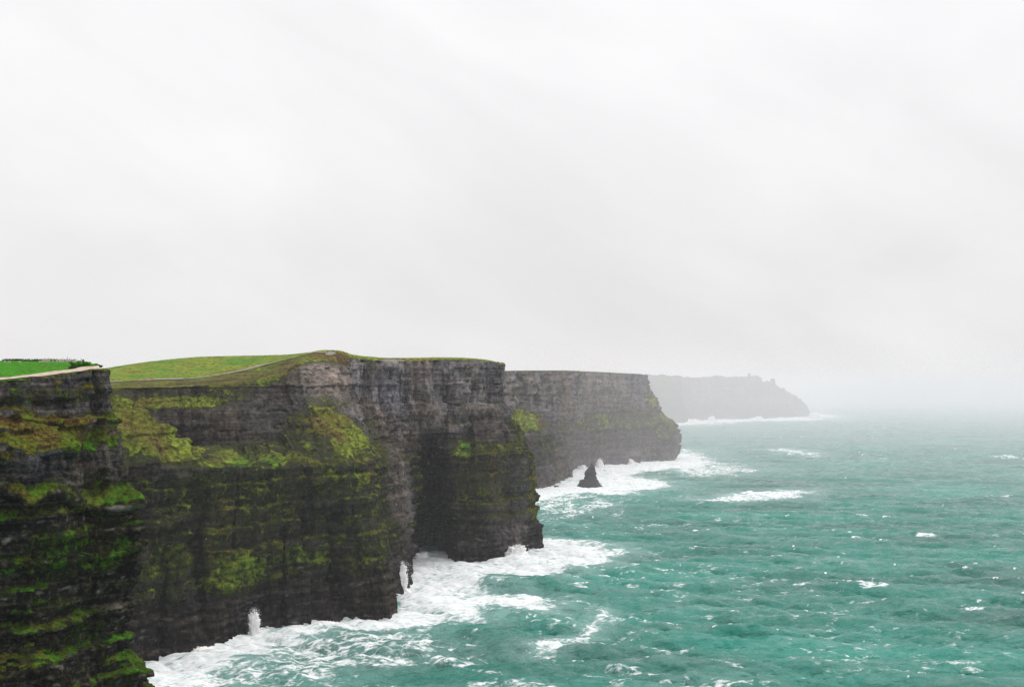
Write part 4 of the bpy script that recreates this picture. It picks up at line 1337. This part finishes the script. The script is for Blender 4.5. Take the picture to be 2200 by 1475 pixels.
splash(1622, 903, 34, 8, 'low surf breaking straight below the far stone tower', 11, 'mound', dy=-40)
splash(1746, 898, 26, 11, 'surf breaking at the very tip of the farthest headland', 12, 'mound', dy=-20)
splash(700, 1337, 60, 6, 'thin fringe of white wash along the foot of the mossy buttress', 13, 'mound', dy=-5)
splash(440, 1393, 70, 7, 'thin fringe of white wash at the foot of the cliff near the left', 14, 'mound', dy=-5)


# ------------------------------------------------------------------ gulls
def gull(u, v, Y, yaw, flap, label, span=1.5):
    root = bpy.data.objects.new('gull', None)
    col.objects.link(root)
    root.location = P(u, v, Y)
    root.rotation_euler = (0, 0, yaw)
    props(root, label, 'gull', 'gulls gliding along the cliffs')
    V, F = [], []
    prof = [(-0.34, 0.01, 0.02), (-0.22, 0.05, 0.0), (-0.05, 0.085, 0.0), (0.12, 0.075, 0.01), (0.22, 0.05, 0.04), (0.29, 0.045, 0.05), (0.34, 0.015, 0.04), (0.39, 0.006, 0.03)]
    for x, r_, z in prof:
        for a in range(8):
            V.append((x, r_ * math.cos(a * math.pi / 4), z + r_ * math.sin(a * math.pi / 4)))
    for i in range(len(prof) - 1):
        for a in range(8):
            F.append((i * 8 + a, i * 8 + (a + 1) % 8, i * 8 + 8 + (a + 1) % 8, i * 8 + 8 + a))
    py_mesh('body', V, F, mat_white, root, True)
    for s_ in (-1, 1):
        sec = [(0.06, 0.0, 0.20), (0.35, 0.12 + flap * 0.5, 0.17), (span / 2, 0.06 + flap, 0.03)]
        V, F = [], []
        for i, (yy, zz, ch) in enumerate(sec):
            off = (0.06, 0.10, -0.08)[i]
            for xx, th in ((off + ch / 2, 0.0), (off, 0.018), (off - ch / 2, 0.0), (off, -0.012)):
                V.append((xx, s_ * yy, zz + th))
        for i in range(2):
            for a in range(4):
                F.append((i * 4 + a, i * 4 + (a + 1) % 4, i * 4 + 4 + (a + 1) % 4, i * 4 + 4 + a))
        F += [(3, 2, 1, 0), (8, 9, 10, 11)]
        py_mesh('wing', V, F, mat_grey if s_ < 0 else mat_white, root)
    py_mesh('tail', *box(-0.48, -0.30, -0.07, 0.07, 0.0, 0.025), mat_white, root)


for i, (u_, v_, Y_, lab) in enumerate([
        (655, 872, 755, 'white gull just above the top of the grassy hump'), (614, 934, 705, 'white gull left of the grassy hump, over dark rock'),
        (682, 851, 780, 'white gull highest up beside the dark upper cliff wall'), (938, 973, 915, 'white gull right above the mouth of the cave'),
        (921, 995, 910, 'white gull inside the top of the cave shadow'), (810, 986, 840, 'white gull between the grassy hump and the cave'),
        (995, 1008, 930, 'white gull right of the cave, under the small green patch'), (1120, 1086, 975, 'white gull near the right edge of the big headland'),
        (443, 1157, 610, 'white gull low over the mossy lower cliff at the left'), (1168, 1006, 1600, 'white gull before the hazy cliff beyond the big headland')]):
    gull(u_, v_, Y_, random.uniform(0, 6.28), random.uniform(-0.1, 0.3), lab, 1.45 if Y_ < 1500 else 1.8)

# ------------------------------------------------------------------ haze
E = 37500.0
hv, hf = box(-E, E, -E, E, -9.0, 205.0)
m = bpy.data.materials.new('sea_haze')
m.use_nodes = True
m.node_tree.nodes.clear()
mo = m.node_tree.nodes.new('ShaderNodeOutputMaterial')
pv = m.node_tree.nodes.new('ShaderNodeVolumePrincipled')
pv.inputs['Color'].default_value = (1.0, 0.952, 0.995, 1)
pv.inputs['Density'].default_value = HAZE_DENSITY
pv.inputs['Anisotropy'].default_value = 0.0
m.node_tree.links.new(pv.outputs[0], mo.inputs['Volume'])
haze = py_mesh('haze', hv, hf, m)
rv_ = [(-3000, 3000, -8.5), (3000, 0, -8.5), (E - 50, E - 50, -8.5), (-E + 50, E - 50, -8.5), (-3000, 3200, 204), (3000, 200, 204), (E - 50, E - 50, 204), (-E + 50, E - 50, 204)]   # its edge runs slantwise, nearer over the open sea
m2 = m.copy()
m2.name = 'rain_veil'
[n_ for n_ in m2.node_tree.nodes if n_.type == 'PRINCIPLED_VOLUME'][0].inputs['Density'].default_value = RAIN_DENSITY
rain = py_mesh('rain_shower', rv_, hf, m2)
props(rain, 'pale veil of rain drifting over the sea beyond the big headland', 'rain', kind='stuff')
props(haze, 'pale rainy haze hanging over the sea and cliffs', 'haze', kind='stuff')
